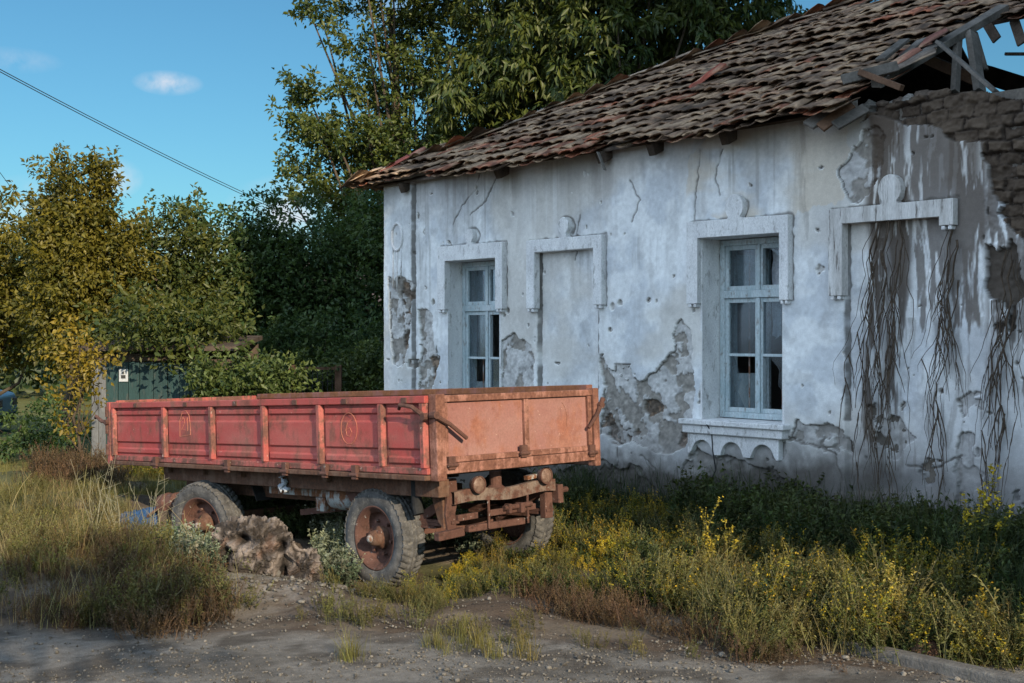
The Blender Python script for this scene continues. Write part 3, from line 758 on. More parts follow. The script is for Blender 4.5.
def tile(frame, Lh=.40, r0=.105, r1=.088, th=.018, col=None, lift=0, yaw=0, roll=0):
    """barrel tile: frame = (origin, along-eave, downslope, normal); its lower end is at the origin"""
    global nT
    O, A, B, Nn = frame
    cy, sy = math.cos(yaw), math.sin(yaw)
    A2 = A*cy + B*sy; B2 = B*cy - A*sy
    B3 = (B2*math.cos(roll) + Nn*math.sin(roll)); N3 = A2.cross(B3); 
    if N3.dot(Nn) < 0: N3 = -N3
    vs = []
    for li, (s, r) in enumerate(((0, r0), (-.12*Lh, r0), (-.3*Lh, r0*.98), (-.5*Lh, r0*.96), (-.75*Lh, r0*.93), (-Lh, r1))):
        for rad in (r, r-th):
            for k in range(ARC+1):
                t = math.pi*(.04 + .92*k/ARC)
                j = 1 + .06*(rr.random()-.5)
                vs.append(O + A2*(math.cos(t)*rad*j) + N3*(math.sin(t)*rad*FL*j + lift) + B3*(s+.012*(rr.random()-.5)))
    n = ARC+1
    fs = []
    for li in range(5):
        for k in range(ARC):
            a = li*2*n+k; b_ = (li+1)*2*n+k
            fs.append((a, a+1, b_+1, b_)); fs.append((a+n, b_+n, b_+n+1, a+n+1))
        fs.append((li*2*n, (li+1)*2*n, (li+1)*2*n+n, li*2*n+n)); e = ARC
        fs.append((li*2*n+e, li*2*n+n+e, (li+1)*2*n+n+e, (li+1)*2*n+e))
    for k in range(ARC): fs.append((k, k+n, k+n+1, k+1))
    TV.extend(v[:] for v in vs); TF.extend(tuple(i+nT for i in f) for f in fs); nT += len(vs)
    c = col
    for v in vs:
        k = rr.uniform(.6, 1.35); TC.append((c[0]*k, c[1]*k, c[2]*k))
def tcol(u=None, r=0):
    x = rr.random() if u is None else min(.999, max(0, (.62*(float(fbm2(u*.8+r*3.1, r*2.3, 139, 4))-.5)*2.6+.5) + .38*(rr.random()-.5)))
    if x < .14: return (.10,.075,.058)
    if x < .58: return (.185,.135,.10)
    if x < .78: return (.28,.215,.155)
    if x < .93: return (.22,.10,.065)
    return (.33,.14,.09)
A = Vector((1,0,0)); B = Vector((0,-1,-TP)).normalized(); Nn = Vector((0,-TP,1)).normalized()
EXP, PIT = .225, .172
nrow = int((VR+.35)*SL/EXP)+1
for r in range(nrow):
    ph = rr.random()*.05; 
    for c_ in range(int((HL+.8)/PIT)+2):
        u = -.35 + c_*PIT + ph + .03*(rr.random()-.5)
        s = r*EXP + .16*(fbm2(u*1.1, r*1.3, 133, 4)-.5) - .02 + .045*(rr.random()-.5)*(1+(rr.random() < .12)*1.5)
        v = -.35 + s/SL
        if not covered(u, v) or u < v-.05: continue
        if rr.random() < .012: continue
        eav = r == 0
        z = rz(v) + float(sag(u, v)) + .035*float(fbm2(u*1.7, r*4.1, 135, 3)-.5)*2
        if eav and fbm2(u*2.3, 0., 137, 2) > .70: continue
        if eav: s += .10*float(fbm2(u*1.5, 3., 138, 2)-.5)*2; v = -.35 + s/SL; z = rz(v) + float(sag(u, v))
        cc = tcol(u, r)
        tile((Vector((u, v, z+.075)), A, B, Nn), Lh=.34, r0=.104, r1=.092, th=.032, col=cc, lift=.014*rr.random(), yaw=R(rr.gauss(0, 2.5)), roll=R(6.5+rr.gauss(0, 2.0)))
        # the pan between two covers
        if rr.random() < .97:
            tile((Vector((u+PIT/2, v+.02, z+.045)), A, B, -Nn), Lh=.34, r0=.09, r1=.08, col=tuple(x*.8 for x in tcol()), lift=-.02, yaw=R(rr.gauss(0, 1.5)), roll=R(-5))
# left hip slope (turned away)
A_ = Vector((0,-1,0)); B_ = Vector((-1,0,-TP)).normalized(); N_ = Vector((-TP,0,1)).normalized()
for r in range(nrow):
    for c_ in range(int((HD+.7)/PIT)):
        v = -.35 + c_*PIT; u = -.35 + r*EXP/SL
        if v < u or (HD-v) < u: continue
        tile((Vector((u, v, EZ+TP*(u+.35)+.05)), A_, B_, N_), col=tcol())
# hip caps
hd = Vector((-1,-1,-TP)).normalized(); ha = Vector((1,-1,0)).normalized(); hn = ha.cross(hd); hn = hn if hn.z > 0 else -hn
for i in range(17):
    t = -.33 + i*.27 + .02*rr.random()
    if t > VR: break
    tile((Vector((t, t, rz(t)+.075+.02*rr.random()+float(sag(t, t)))), ha, hd, hn), Lh=.46, r0=.155, r1=.125, th=.025, col=(.34,.30,.26) if rr.random() < .6 else tcol(), yaw=R(rr.gauss(0, 4)), roll=R(rr.gauss(0, 3)))
# slipped tiles near the broken edge and a tilted one in mid slope
for (px_, py_, yw, rl, cc) in ((690,100,30,-14,(.24,.07,.05)),(872,92,40,-12,(.19,.1,.08)),(884,88,60,-8,(.15,.14,.13)),(900,70,50,-12,(.16,.08,.07)),(378,183,35,-8,(.4,.12,.1)),(395,176,30,-10,(.36,.14,.11))):
    u, v = onroof(px_, py_)
    tile((Vector((u, v, rz(v)+.11)), A, B, Nn), Lh=.44, col=cc, yaw=R(yw), roll=R(rl))
TV = np.array(TV); TC = np.array(TC)
for ax_ in range(3): TV[:, ax_] += .034*(fbm3(TV, 15, 601+ax_*9, 4, .65)-.5)
lich = fbm3(TV, 9, 631, 4); TC = mix(TC, (.44,.36,.265), sstep(.565,.63,lich)*.55); TC = mix(TC, (.06,.052,.045), sstep(.46,.36,lich)*.6)
TC = TC*np.array([1.16, 1.0, .88])
roof = npmesh('roof', TV, np.array(TF), M['tile'], house, TC)
# boarding under the tiles: front, left hip, back
def slab(name, pts, mat, th=.025):
    n = len(pts); m = MB(); m.add([Vector(p) for p in pts] + [Vector(p)-Vector((0,0,th)) for p in pts],
        [tuple(range(n)), tuple(range(2*n-1, n-1, -1))] + [(i, n+i, n+(i+1) % n, (i+1) % n) for i in range(n)])
    return m.build(name, mat, house)
pz_ = lambda u, v: (u, v, rz(v)-.035)
slab('roof_boarding', [pz_(-.12,-.12), pz_(E1[0]-.15,-.12), pz_(E1b[0]-.25,E1b[1]), pz_(E1c[0]-.25,E1c[1]), pz_(E2[0]-.2,E2[1]), pz_(E2[0]-.1,VR-.02), pz_(VR,VR-.02)], M['darkwood'])
slab('roof_boarding', [(-.12,-.12,rz(-.12)-.035), (VR,VR,rz(VR)-.035), (-.12,HD+.12,rz(-.12)-.035)], M['darkwood'])
BU = 4.95
bz = lambda u, v: (u, v, rz(HD-v)-.035)
slab('roof_boarding', [bz(VR,VR+.02), bz(-.3,HD+.3), bz(BU,HD+.3), bz(BU-.3,VR+2), bz(BU+.1,VR+.02)], M['darkwood'])
u4, v4 = onroof(1000, 24)
slab('roof_boarding', [pz_(E2[0]-.05,v4+.25), pz_(HL+.3,v4+.3), pz_(HL+.3,VR), pz_(E2[0]-.05,VR)], M['darkwood'])
# rafters
for u in (.5, 2.3, 3.9, 4.6, 5.5):
    vt = min(u-.15, VR-.1)
    MB().bar((u, -.14, rz(-.14)-.11), (u, vt, rz(vt)-.11), .09, .12, Nn).build('rafter', M['darkwood'], house, bevel=.008)
for u in (8.6, 9.5, 10.3):
    MB().bar((u, 1.2+.4*math.sin(u*3), rz(1.2+.4*math.sin(u*3))-.11), (u, VR-.1, rz(VR-.1)-.11), .09, .12, Nn).build('rafter', M['darkwood'], house, bevel=.008)
MB().bar((VR, VR, rz(VR)-.14), (HL+.3, VR, rz(VR)-.14), .12, .14).build('ridge_beam', M['darkwood'], house)
MB().bar((.1, .2, 3.6), (E1[0]-.2, .2, 3.6), .14, .12).build('wall_plate', M['darkwood'], house)
MB().bar((6.2, HD-.3, 3.55), (HL, HD-.3, 3.5), .3, .16).build('wall_plate', M['darkwood'], house)
# broken boards and posts in the hole: picture points on planes v metres behind the facade
def hb_(a, va, b_, vb, w, h, mat, name='roof_board'):
    ua, za = facp(*a, va); ub, zb = facp(*b_, vb)
    return MB().bar((ua, va, za), (ub, vb, zb), w, h, (0,1,0)).build(name, M[mat], house, bevel=.006)
hb_((876,84), .05, (1004,8), 1.75, .10, .07, 'wood')
hb_((938,42), .75, (996,92), .30, .03, .06, 'wood')
hb_((958,38), 1.1, (955,92), .9, .05, .075, 'wood', 'roof_post')
hb_((971,33), 1.2, (980,92), 1.0, .06, .11, 'wood', 'roof_post')
hb_((975,32), 1.35, (986,70), 1.3, .03, .05, 'wood')
hb_((922,57), 1.9, (976,80), 2.3, .1, .1, 'brownwood', 'roof_beam')
hb_((985,74), 4.2, (1060,98), 4.2, .2, .16, 'darkwood', 'roof_beam')
hb_((1005,54), 2.2, (1032,54), 2.2, .03, .03, 'darkwood')
hb_((860,72), -.1, (902,88), -.15, .05, .05, 'brownwood')
hb_((842,80), -.2, (898,66), .15, .09, .03, 'wood')
hb_((880,60), .35, (905,40), .7, .1, .03, 'wood')
hb_((895,64), .4, (922,40), .85, .1, .03, 'wood')
hb_((820,128), -.3, (852,104), -.1, .10, .03, 'brownwood'); hb_((835,126), -.28, (866,108), -.05, .10, .03, 'wood')
hb_((808,126), -.33, (840,104), -.05, .12, .03, 'wood')
for (x0, y0, x1, y1) in ((985,20,997,40),(1014,20,1022,44)):
    hb_((x0,y0), 1.75, (x1,y1), 1.7, .09, .025, 'darkwood')
hb_((598,152), -.3, (605,170), -.34, .012, .04, 'wood')
# rubble left lying on the broken wall head
for i in range(9):
    x = 868+i*7+rr.uniform(-4, 4); u, z = facp(x, 104-i*1.3, .1)
    bm = bmesh.new(); bmesh.ops.create_icosphere(bm, subdivisions=2, radius=.05+.04*rr.random())
    for v in bm.verts: v.co *= rr.uniform(.75, 1.2); v.co.z *= .7
    me = bpy.data.meshes.new('clod'); bm.to_mesh(me); bm.free()
    o = link('clod', me, M['stone'] if i % 3 == 0 else M['darkwood'], house); o.location = (u, .1+.12*rr.random(), z-.02)

# ---- dry creepers hanging on the wall
def hwm(u, v, z): return C0 + DU*u + DV*v + Vector((0, 0, z))
def creeper(strands, label, seed):
    rg = random.Random(seed); m = MB()
    root = None
    for (pts, r0, nb) in strands:
        q = [Vector((*facp(*p), 0)) for p in pts]
        path = []; ph_ = rg.uniform(0, 6)
        for a, b_ in zip(q[:-1], q[1:]):
            n = max(3, int((b_-a).length/.06))
            for i in range(n): path.append(a.lerp(b_, i/n) + Vector((.02*math.sin(len(path)*.55+ph_)+.012*math.sin(len(path)*1.3+2*ph_)+rg.gauss(0, .003), 0, 0)))
        path.append(q[-1])
        P3 = [hwm(p.x, -.035-.012*rg.random(), p.y) for p in path]
        m.tube(P3, [r0*.45*(1-.75*i/len(P3))*rg.uniform(.75, 1.25) for i in range(len(P3))], 5)
        for _ in range(2):
            ox, k0 = rg.gauss(0, .085), rg.uniform(.35, .95); n_ = max(4, int(len(path)*k0)); dr = rg.gauss(0, .0016)
            m.tube([hwm(p.x+ox*(.3+.7*min(1, j/8))+dr*j+.012*math.sin(j*.8+ox*90)+rg.gauss(0, .002), -.03-.012*rg.random(), p.y) for j, p in enumerate(path[:n_])], [.0036*(1-.6*j/n_) for j in range(n_)], 4)
        for _ in range(nb):
            i = rg.randrange(len(path)//5, len(path)-1); p = path[i].copy(); d = rg.choice((-1, 1)); br = [p.copy()]; sl = rg.uniform(.1, .45)
            for k_ in range(rg.randrange(5, 12)):
                p = p + Vector((d*sl*.06 + rg.gauss(0, .005), -.055, 0)); sl *= .82; br.append(p.copy())
            B3 = [hwm(p.x, -.035-.01*rg.random(), p.y) for p in br]
            m.tube(B3, [r0*.36*(1-.8*j/len(B3)) for j in range(len(B3))], 4)
    o = m.build('dry_creeper', M['creeper'], None)
    tag(o, label, 'dry creeper', 'dry creepers hanging down the wall'); return o
creeper([([(884,205),(876,250),(870,300),(861,340),(848,362),(844,400)],.016,6),([(880,225),(874,300),(866,360),(862,420),(859,470)],.014,9),([(892,215),(886,290),(882,350),(876,410),(877,470),(878,490)],.015,9),([(905,220),(898,290),(894,350),(889,420),(884,470),(886,500)],.016,9),
   ([(899,240),(892,330),(890,400),(893,440),(889,495)],.012,8),([(878,260),(870,330),(868,400),(872,450)],.011,8),([(888,250),(884,330),(874,380),(868,440)],.010,8),([(896,300),(888,360),(881,420),(872,445),(866,480)],.009,6)],
   'long dry creeper stems spreading below the keyhole finial of the bricked-up window', 3)
creeper([([(952,230),(946,290),(940,330),(930,352),(921,372)],.014,5),([(950,260),(946,320),(938,380),(932,420),(928,470)],.012,6),([(958,240),(952,310),(948,350),(940,400),(943,440),(948,492)],.017,8),([(962,280),(956,330),(958,370),(962,400)],.010,5),([(945,280),(940,330),(934,362)],.01,4)],
   'forked dry creeper stems just right of the bricked-up window', 4)
creeper([([(1010,250),(1004,310),(998,350),(992,390),(986,430),(985,500)],.016,7),([(1016,260),(1008,330),(1003,380),(1004,430),(998,470),(996,510)],.02,9),([(1012,300),(1000,350),(994,400),(996,450)],.012,6),([(1018,310),(1010,350),(1016,395),(1018,440),(1006,470)],.011,6),([(1002,300),(994,340),(988,400)],.009,4)],
   'tangled dry creeper stems under the exposed mud bricks at the wall end', 5)
m = MB(); m.tube([hwm(*facp(714,424)[:1], -.1, facp(714,424)[1])] + [hwm(facp(x, y)[0], -.045, facp(x, y)[1]) for x, y in ((715,432),(716,450),(719,470),(712,484),(706,496))], .007, 5)
tag(m.build('cable', M['wire']), 'thin black cable dangling from the window sill down the wall', 'cable')

# ------------------------------------------------------------------ trailer
TO = Vector((-.526, 8.75, .813))
tx_ = Vector((-1205, 1280, -83)).normalized(); ty_ = Vector((-.7281, -.6855, 0)); ty_ = (ty_ - tx_*ty_.dot(tx_)).normalized(); tz_ = tx_.cross(ty_)
trailer = empty('farm_trailer'); trailer.matrix_world = Matrix(((tx_.x, ty_.x, tz_.x, TO.x), (tx_.y, ty_.y, tz_.y, TO.y), (tx_.z, ty_.z, tz_.z, TO.z), (0,0,0,1)))
tag(trailer, 'old red four wheeled farm trailer with rusty frame and sunken rear', 'trailer')
TL, TW, TH = 4.80, 1.62, .54
def sx(px_):
    Y = 8.75*1128/(px_+693); return (Y-8.75)/.7281
ribs = [sx(x) for x in (167, 214.5, 267, 323, 385)]
def sideboard(y, out, name, mat, trim):
    """board whose outer face looks along out (+1/-1 in y)"""
    o_ = out; b = MB()
    b.box(.06, TL-.05, y-o_*.028, y-o_*.003, .012, TH-.004)
    edges = [.07] + ribs[::-1] + [TL-.06]
    edges = sorted(edges)
    for a, c_ in zip(edges[:-1], edges[1:]):
        for (z0, z1) in ((.062, .125), (.165, .375), (.415, .475)):
            x0, x1 = a+.045, c_-.045
            f0 = [(x0, z0), (x1, z0), (x1, z1), (x0, z1)]; i_ = .018
            f1 = [(x0+i_, z0+i_*.8), (x1-i_, z0+i_*.8), (x1-i_, z1-i_*.8), (x0+i_, z1-i_*.8)]
            b.add([(p[0], y-o_*.004, p[1]) for p in f0] + [(p[0], y+o_*.012, p[1]) for p in f1], [(4,5,6,7),(0,1,5,4),(1,2,6,5),(2,3,7,6),(3,0,4,7)])
    sb = b.build(name, mat, trailer, bevel=.003)
    t = MB()
    t.box(.05, TL-.03, y-o_*.034, y+o_*.034, TH-.048, TH+.004); t.build('top_rail', trim[0], sb, bevel=.006)
    t = MB(); t.box(.05, TL-.03, y-o_*.032, y+o_*.026, .0, .045); t.build('bottom_rail', trim[1], sb, bevel=.006)
    t = MB(); t.box(.05, TL-.03, y-o_*.03, y+o_*.05, -.04, -.004); t.build('lower_lip', trim[2], sb, bevel=.006)
    for x in ribs + [.085, TL-.07]:
        t = MB(); t.add([(x-.03, y, .046), (x+.03, y, .046), (x+.02, y+o_*.042, .046), (x-.02, y+o_*.042, .046), (x-.03, y, TH-.05), (x+.03, y, TH-.05), (x+.02, y+o_*.042, TH-.05), (x-.02, y+o_*.042, TH-.05)],
              [(0,1,2,3),(4,5,6,7),(0,1,5,4),(1,2,6,5),(2,3,7,6),(3,0,4,7)]); t.build('stiffener', trim[1], sb, bevel=.004)
    return sb
near = sideboard(0, 1, 'side_board', M['redpaint'], (M['redpaint'], M['redtrim'], M['frameiron']))
near['label'] = 'red near side board with pressed panels'
TH += .035
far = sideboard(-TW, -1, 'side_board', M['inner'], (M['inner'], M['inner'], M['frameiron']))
far['label'] = 'dull brown far side board'
TH -= .035
# hinges under the near board
for px_ in (232, 330, 360, 160, 290):
    x = sx(px_); h = MB(); h.box(x-.028, x+.028, .028, .062, -.055, .05); h.tube([(x-.045, .056, -.022), (x+.045, .056, -.022)], .016, 8); h.build('hinge', M['rust'], near, bevel=.004)
# bolts of light metal on the top rail
for px_ in (140, 190, 240, 300, 350, 410):
    x = sx(px_); h = MB(); h.box(x-.03, x+.03, .03, .042, TH-.045, TH-.006); h.build('rail_clip', M['rust'], near, bevel=.003)
# chalk marks
def chalk(px_, py_, strokes, sc, name='chalk_mark'):
    x0 = sx(px_); Y = 8.75*1128/(px_+693); z0 = ((H+(HY-py_)/F*Y) - (TO.z + tx_.z*x0))
    m = MB()
    for s in strokes: m.tube([(x0-p[0]*sc, .0135, z0+p[1]*sc) for p in s], .0022, 5)
    m.build(name, M['chalk'], near)
circ = [(math.cos(t)*.95, math.sin(t)*1.1) for t in np.linspace(0, 2*math.pi, 26)]
chalk(187, 424, [[(-1.1,-1.3),(-1.05,.4),(-.5,1.2),(.2,1.4),(.9,.9),(1.1,-.2),(1.1,-1.1),(-1.1,-1.3)], [(-.7,.3),(-.4,.7),(-.05,.5),(-.1,.1),(-.7,-.6),(.05,-.6)], [(.25,.3),(.55,.7),(.55,-.7)]], .085)
chalk(351.5, 428.5, [circ, [(.3,.65),(-.15,.4),(-.38,-.1),(-.25,-.5),(.1,-.55),(.32,-.25),(.1,.05),(-.3,-.1)]], .105)
# front board
fb = MB(); fb.box(.006, .03, -TW+.02, -.02, .05, TH-.01)
front = fb.build('front_board', M['orange'], trailer, bevel=.003); front['label'] = 'sun bleached orange front board'
for nm, (y0, y1, z0, z1, d) in {'a': (-TW+.03, -.05, TH-.045, TH+.002, -.022), 'b': (-TW+.03, -.05, .075, .115, -.02), 'c': (-TW*.535-.022, -TW*.535+.022, .118, TH-.048, -.022), 'e': (-.115, -.075, .118, TH-.048, -.02), 'f': (-TW+.06, -TW+.1, .118, TH-.048, -.02)}.items():
    MB().box(d, .022, y0, y1, z0, z1).build('front_rail', M['orangetrim'], front, bevel=.005)
MB().box(-.03, .03, -TW+.015, -.052, .0, .072).build('front_sill', M['orangetrim'], front, bevel=.006)
cr = MB(); arc = [(.0052, -TW*.76-.08*math.cos(t), .33+.13*math.sin(t)) for t in np.linspace(-1.3, 1.2, 12)]
cr.tube(arc, .002, 4); cr.build('scratch', M['orangetrim'], front)
for y in (-.05, -TW+.02):
    cp = MB(); cp.box(-.034, .05, y-.032, y+.052 if y > -1 else y+.03, -.045, TH+.012); cp.build('corner_post', M['orangetrim'], trailer, bevel=.008)
for y in (0, -TW):
    MB().box(TL-.03, TL+.03, y-.035, y+.045, -.04, TH+.01).build('corner_post', M['redtrim'], trailer, bevel=.008)
rb = MB(); rb.box(TL-.028, TL, -TW+.035, -.035, .01, TH+.02); rear = rb.build('rear_board', M['redtrim'], trailer, bevel=.003)
MB().box(TL-.04, TL+.02, -TW+.05, -.05, TH-.03, TH+.024).build('top_rail', M['redtrim'], rear, bevel=.005)
MB().box(.22, TL-.03, -TW+.03, -.03, -.03, .006).build('cargo_floor', M['darkwood'], trailer)
# latch levers
def latch(pts, r, piv, parent, pr=.026):
    m = MB(); m.tube(pts, r, 8); m.build('latch_lever', M['rust'], parent, smooth=False)
    m = MB(); m.tube(piv, pr, 10); m.build('latch_pivot', M['rust'], parent)
latch([(.30, .06, .455), (.26, .085, .485), (.14, .075, .47), (.05, .05, .41), (.015, .05, .40)], [.012,.014,.016,.018,.02], [(.03,.03,.40),(.03,.075,.40)], trailer)
latch([(-.05, .03, .41), (-.062, -.1, .34), (-.066, -.24, .24)], [.02,.016,.015], [(-.02,.03,.41),(-.075,.03,.41)], trailer)
latch([(-.05, -TW-.04, .47), (-.055, -TW+.03, .36), (-.05, -TW+.13, .25)], [.02,.016,.012], [(-.02,-TW-.01,.42),(-.07,-TW-.01,.42)], trailer)
latch([(TL+.26, .05, .40), (TL+.18, .08, .42), (TL+.08, .07, .37), (TL, .06, .36)], [.013,.015,.018,.02], [(TL,.03,.36),(TL,.08,.36)], trailer)
for z in (.1, .3, .46):
    MB().tube([(TL+.02, .045, z-.05), (TL+.02, .045, z+.05)], .02, 8).build('hinge', M['rust'], trailer)
for (y, z) in ((-.12, .09), (-TW*.5, .13), (-TW+.09, .09)):
    h = MB(); h.box(-.05, -.02, y-.03, y+.03, z-.06, z+.03); h.tube([(-.05, y-.045, z-.03), (-.05, y+.045, z-.03)], .014, 8); h.build('hinge', M['rust'], front, bevel=.004)
# chassis
for y, xa_ in ((-.16, .10), (-TW+.16, 1.5)):
    MB().box(xa_, sx(152), y-.05, y+.05, -.17, -.045).build('chassis_beam', M['frameiron'], trailer, bevel=.006)
for x in np.linspace(1.4, sx(160), 5):
    MB().box(x-.03, x+.03, -TW+.06, -.06, -.10, -.042).build('cross_member', M['frameiron'], trailer, bevel=.004)
# lower rear frame and grey beam
for y in (-.42, -TW+.42):
    MB().box(1.15, 4.1, y-.04, y+.04, -.30, -.19).build('sub_frame', M['frameiron'], trailer, bevel=.005)
MB().box(sx(300), sx(243), -.36, -.24, -.245, -.185).build('grey_beam', M['galv'], trailer, bevel=.005)
MB().box(sx(297), sx(288), -.35, -.25, -.36, -.25).build('grey_bracket', M['galv'], trailer, bevel=.005)
MB().bar((sx(300), -.4, -.34), (sx(250), -.5, -.42), .05, .05).build('brake_rod', M['rust'], trailer)
t = MB(); t.lathe([(0,-.17),(.09,-.16),(.115,-.12),(.115,.12),(.09,.16),(0,.17)], (sx(312), -.32, -.23), (1,0,0), 24); t.build('air_tank', M['galv'], trailer, smooth=True)
# steel plate above the front wheel
pl = MB(); x0 = sx(345); pl.prism([(x0-.28,-.045),(x0+.42,-.045),(x0+.18,-.30),(x0+.02,-.36),(x0-.14,-.16)], lambda p: (p[0], -.20, p[1]), lambda p: (p[0], -.22, p[1])); pl.build('gusset_plate', M['rust'], trailer, bevel=.004)
# front turntable frame, axle, bumper-like cross beams
fu_ = MB(); fu_.prism([(-.25,-.05),(-.33,-.05),(-.34,-.2),(-.31,-.30),(-.32,-.43),(-.24,-.43),(-.22,-.30),(-.24,-.18)], lambda p: (.16, p[0], p[1]), lambda p: (.19, p[0], p[1])); fu_.build('front_upright', M['rust'], trailer, bevel=.005)
fu_ = MB(); fu_.prism([(.19,-.06),(.34,-.06),(.30,-.2),(.24,-.36),(.18,-.40)], lambda p: (p[0], -.235, p[1]), lambda p: (p[0], -.215, p[1])); fu_.build('side_plate', M['frameiron'], trailer, bevel=.004)
MB().box(.16, .22, -1.285, -1.205, -.42, -.05).build('front_upright', M['rust'], trailer, bevel=.005)
# bent front channel with peeling paint
ch_ = MB(); q_ = []
for k_ in range(15):
    t_ = k_/14; q_.append((-.27-1.01*t_, -.185+.012*math.sin(t_*9)+.014*t_))
for (a_, b_) in zip(q_[:-1], q_[1:]):
    ch_.add([(.12, a_[0], a_[1]-.048), (.165, a_[0], a_[1]-.048), (.165, a_[0], a_[1]+.04), (.12, a_[0], a_[1]+.04), (.12, b_[0], b_[1]-.048), (.165, b_[0], b_[1]-.048), (.165, b_[0], b_[1]+.04), (.12, b_[0], b_[1]+.04)],
            [(0,4,7,3),(3,7,6,2),(1,2,6,5),(0,1,5,4)])
ch_.build('front_beam', M['peeling'], trailer)
MB().bar((.16, -.32, -.335), (.17, -.52, -.33), .03, .045).build('front_beam', M['rust'], trailer, bevel=.004)
MB().bar((.15, -.62, -.325), (.15, -1.08, -.315), .035, .045).build('front_beam', M['rust'], trailer, bevel=.005)
MB().tube([(.12, -.74, -.30), (.12, -1.02, -.29)], .02, 10).build('draw_pin', M['rust'], trailer)
t = MB(); t.box(.08, .15, -.92, -.88, -.345, -.27); t.box(.09, .15, -.80, -.77, -.34, -.27); t.build('drawbar_clevis', M['rust'], trailer, bevel=.006)
for y in (-.60, -.99):
    MB().tube([(.13, y, -.20), (.13, y, -.43)], .010, 8).build('bolt_rod', M['rust'], trailer)
MB().tube([(.2, -.74, -.03), (.2, -.74, -.13), (.2, -.74, -.15), (.2, -.74, -.17)], [.045, .045, .07, .075], 14).build('king_pin', M['rust'], trailer)
for y in (-.30, -1.245):
    for s in (0, 1, 2):
        MB().box(.3-.06*s*0-.15+.1*s, 1.25-.1*s, y-.035, y+.035, -.37-.022*s, -.35-.022*s).build('spring_leaf', M['rust'], trailer)
MB().box(.79, .87, -1.46, -.1, -.51, -.44).build('axle', M['rust'], trailer, bevel=.006)
MB().bar((.15, -.12, -.445), (.15, -.36, -.43), .06, .06).build('tie_bar', M['rust'], trailer, bevel=.008)
MB().bar((.17, -.42, -.42), (.17, -.98, -.415), .05, .05).build('tie_bar', M['rust'], trailer, bevel=.008)
for a, c_ in (((.2,-.3,-.2),(.75,-.3,-.45)), ((.2,-1.25,-.2),(.75,-1.25,-.45))):
    MB().bar(a, c_, .05, .07).build('brace', M['rust'], trailer, bevel=.004)
MB().box(.10, .19, -1.345, -1.29, -.31, -.17).build('side_bracket', M['rust'], trailer, bevel=.006)
MB().tube([(.14,-1.33,-.22),(.14,-1.42,-.215)], .022, 8).build('lamp_stub', M['rust'], trailer)
MB().tube([(.38, -.14, -.06), (.38, -.14, -.24), (.36, -.14, -.3)], .04, 12).build('buffer_hose', M['darkrubber'], trailer)
for (y, z) in ((-.47, -.105), (-1.145, -.09)):
    l = MB(); l.lathe([(0,.0),(.046,.0),(.054,.02),(.05,.04),(.058,.045),(.058,.055),(.05,.06),(.025,.068),(0,.07)], (.135, y, z), (-1,0,0), 24)
    hl = l.build('headlight', M['lens'], trailer, smooth=True)
    k_ = MB(); k_.lathe([(.052,.043),(.063,.043),(.063,.062),(.054,.062)], (.135, y, z), (-1,0,0), 24, True); k_.build('headlight_rim', M['rust'], hl)
MB().bar((.15,-1.0,-.10),(.15,-1.1,-.09), .04, .03).build('lamp_bracket', M['galv'], trailer)
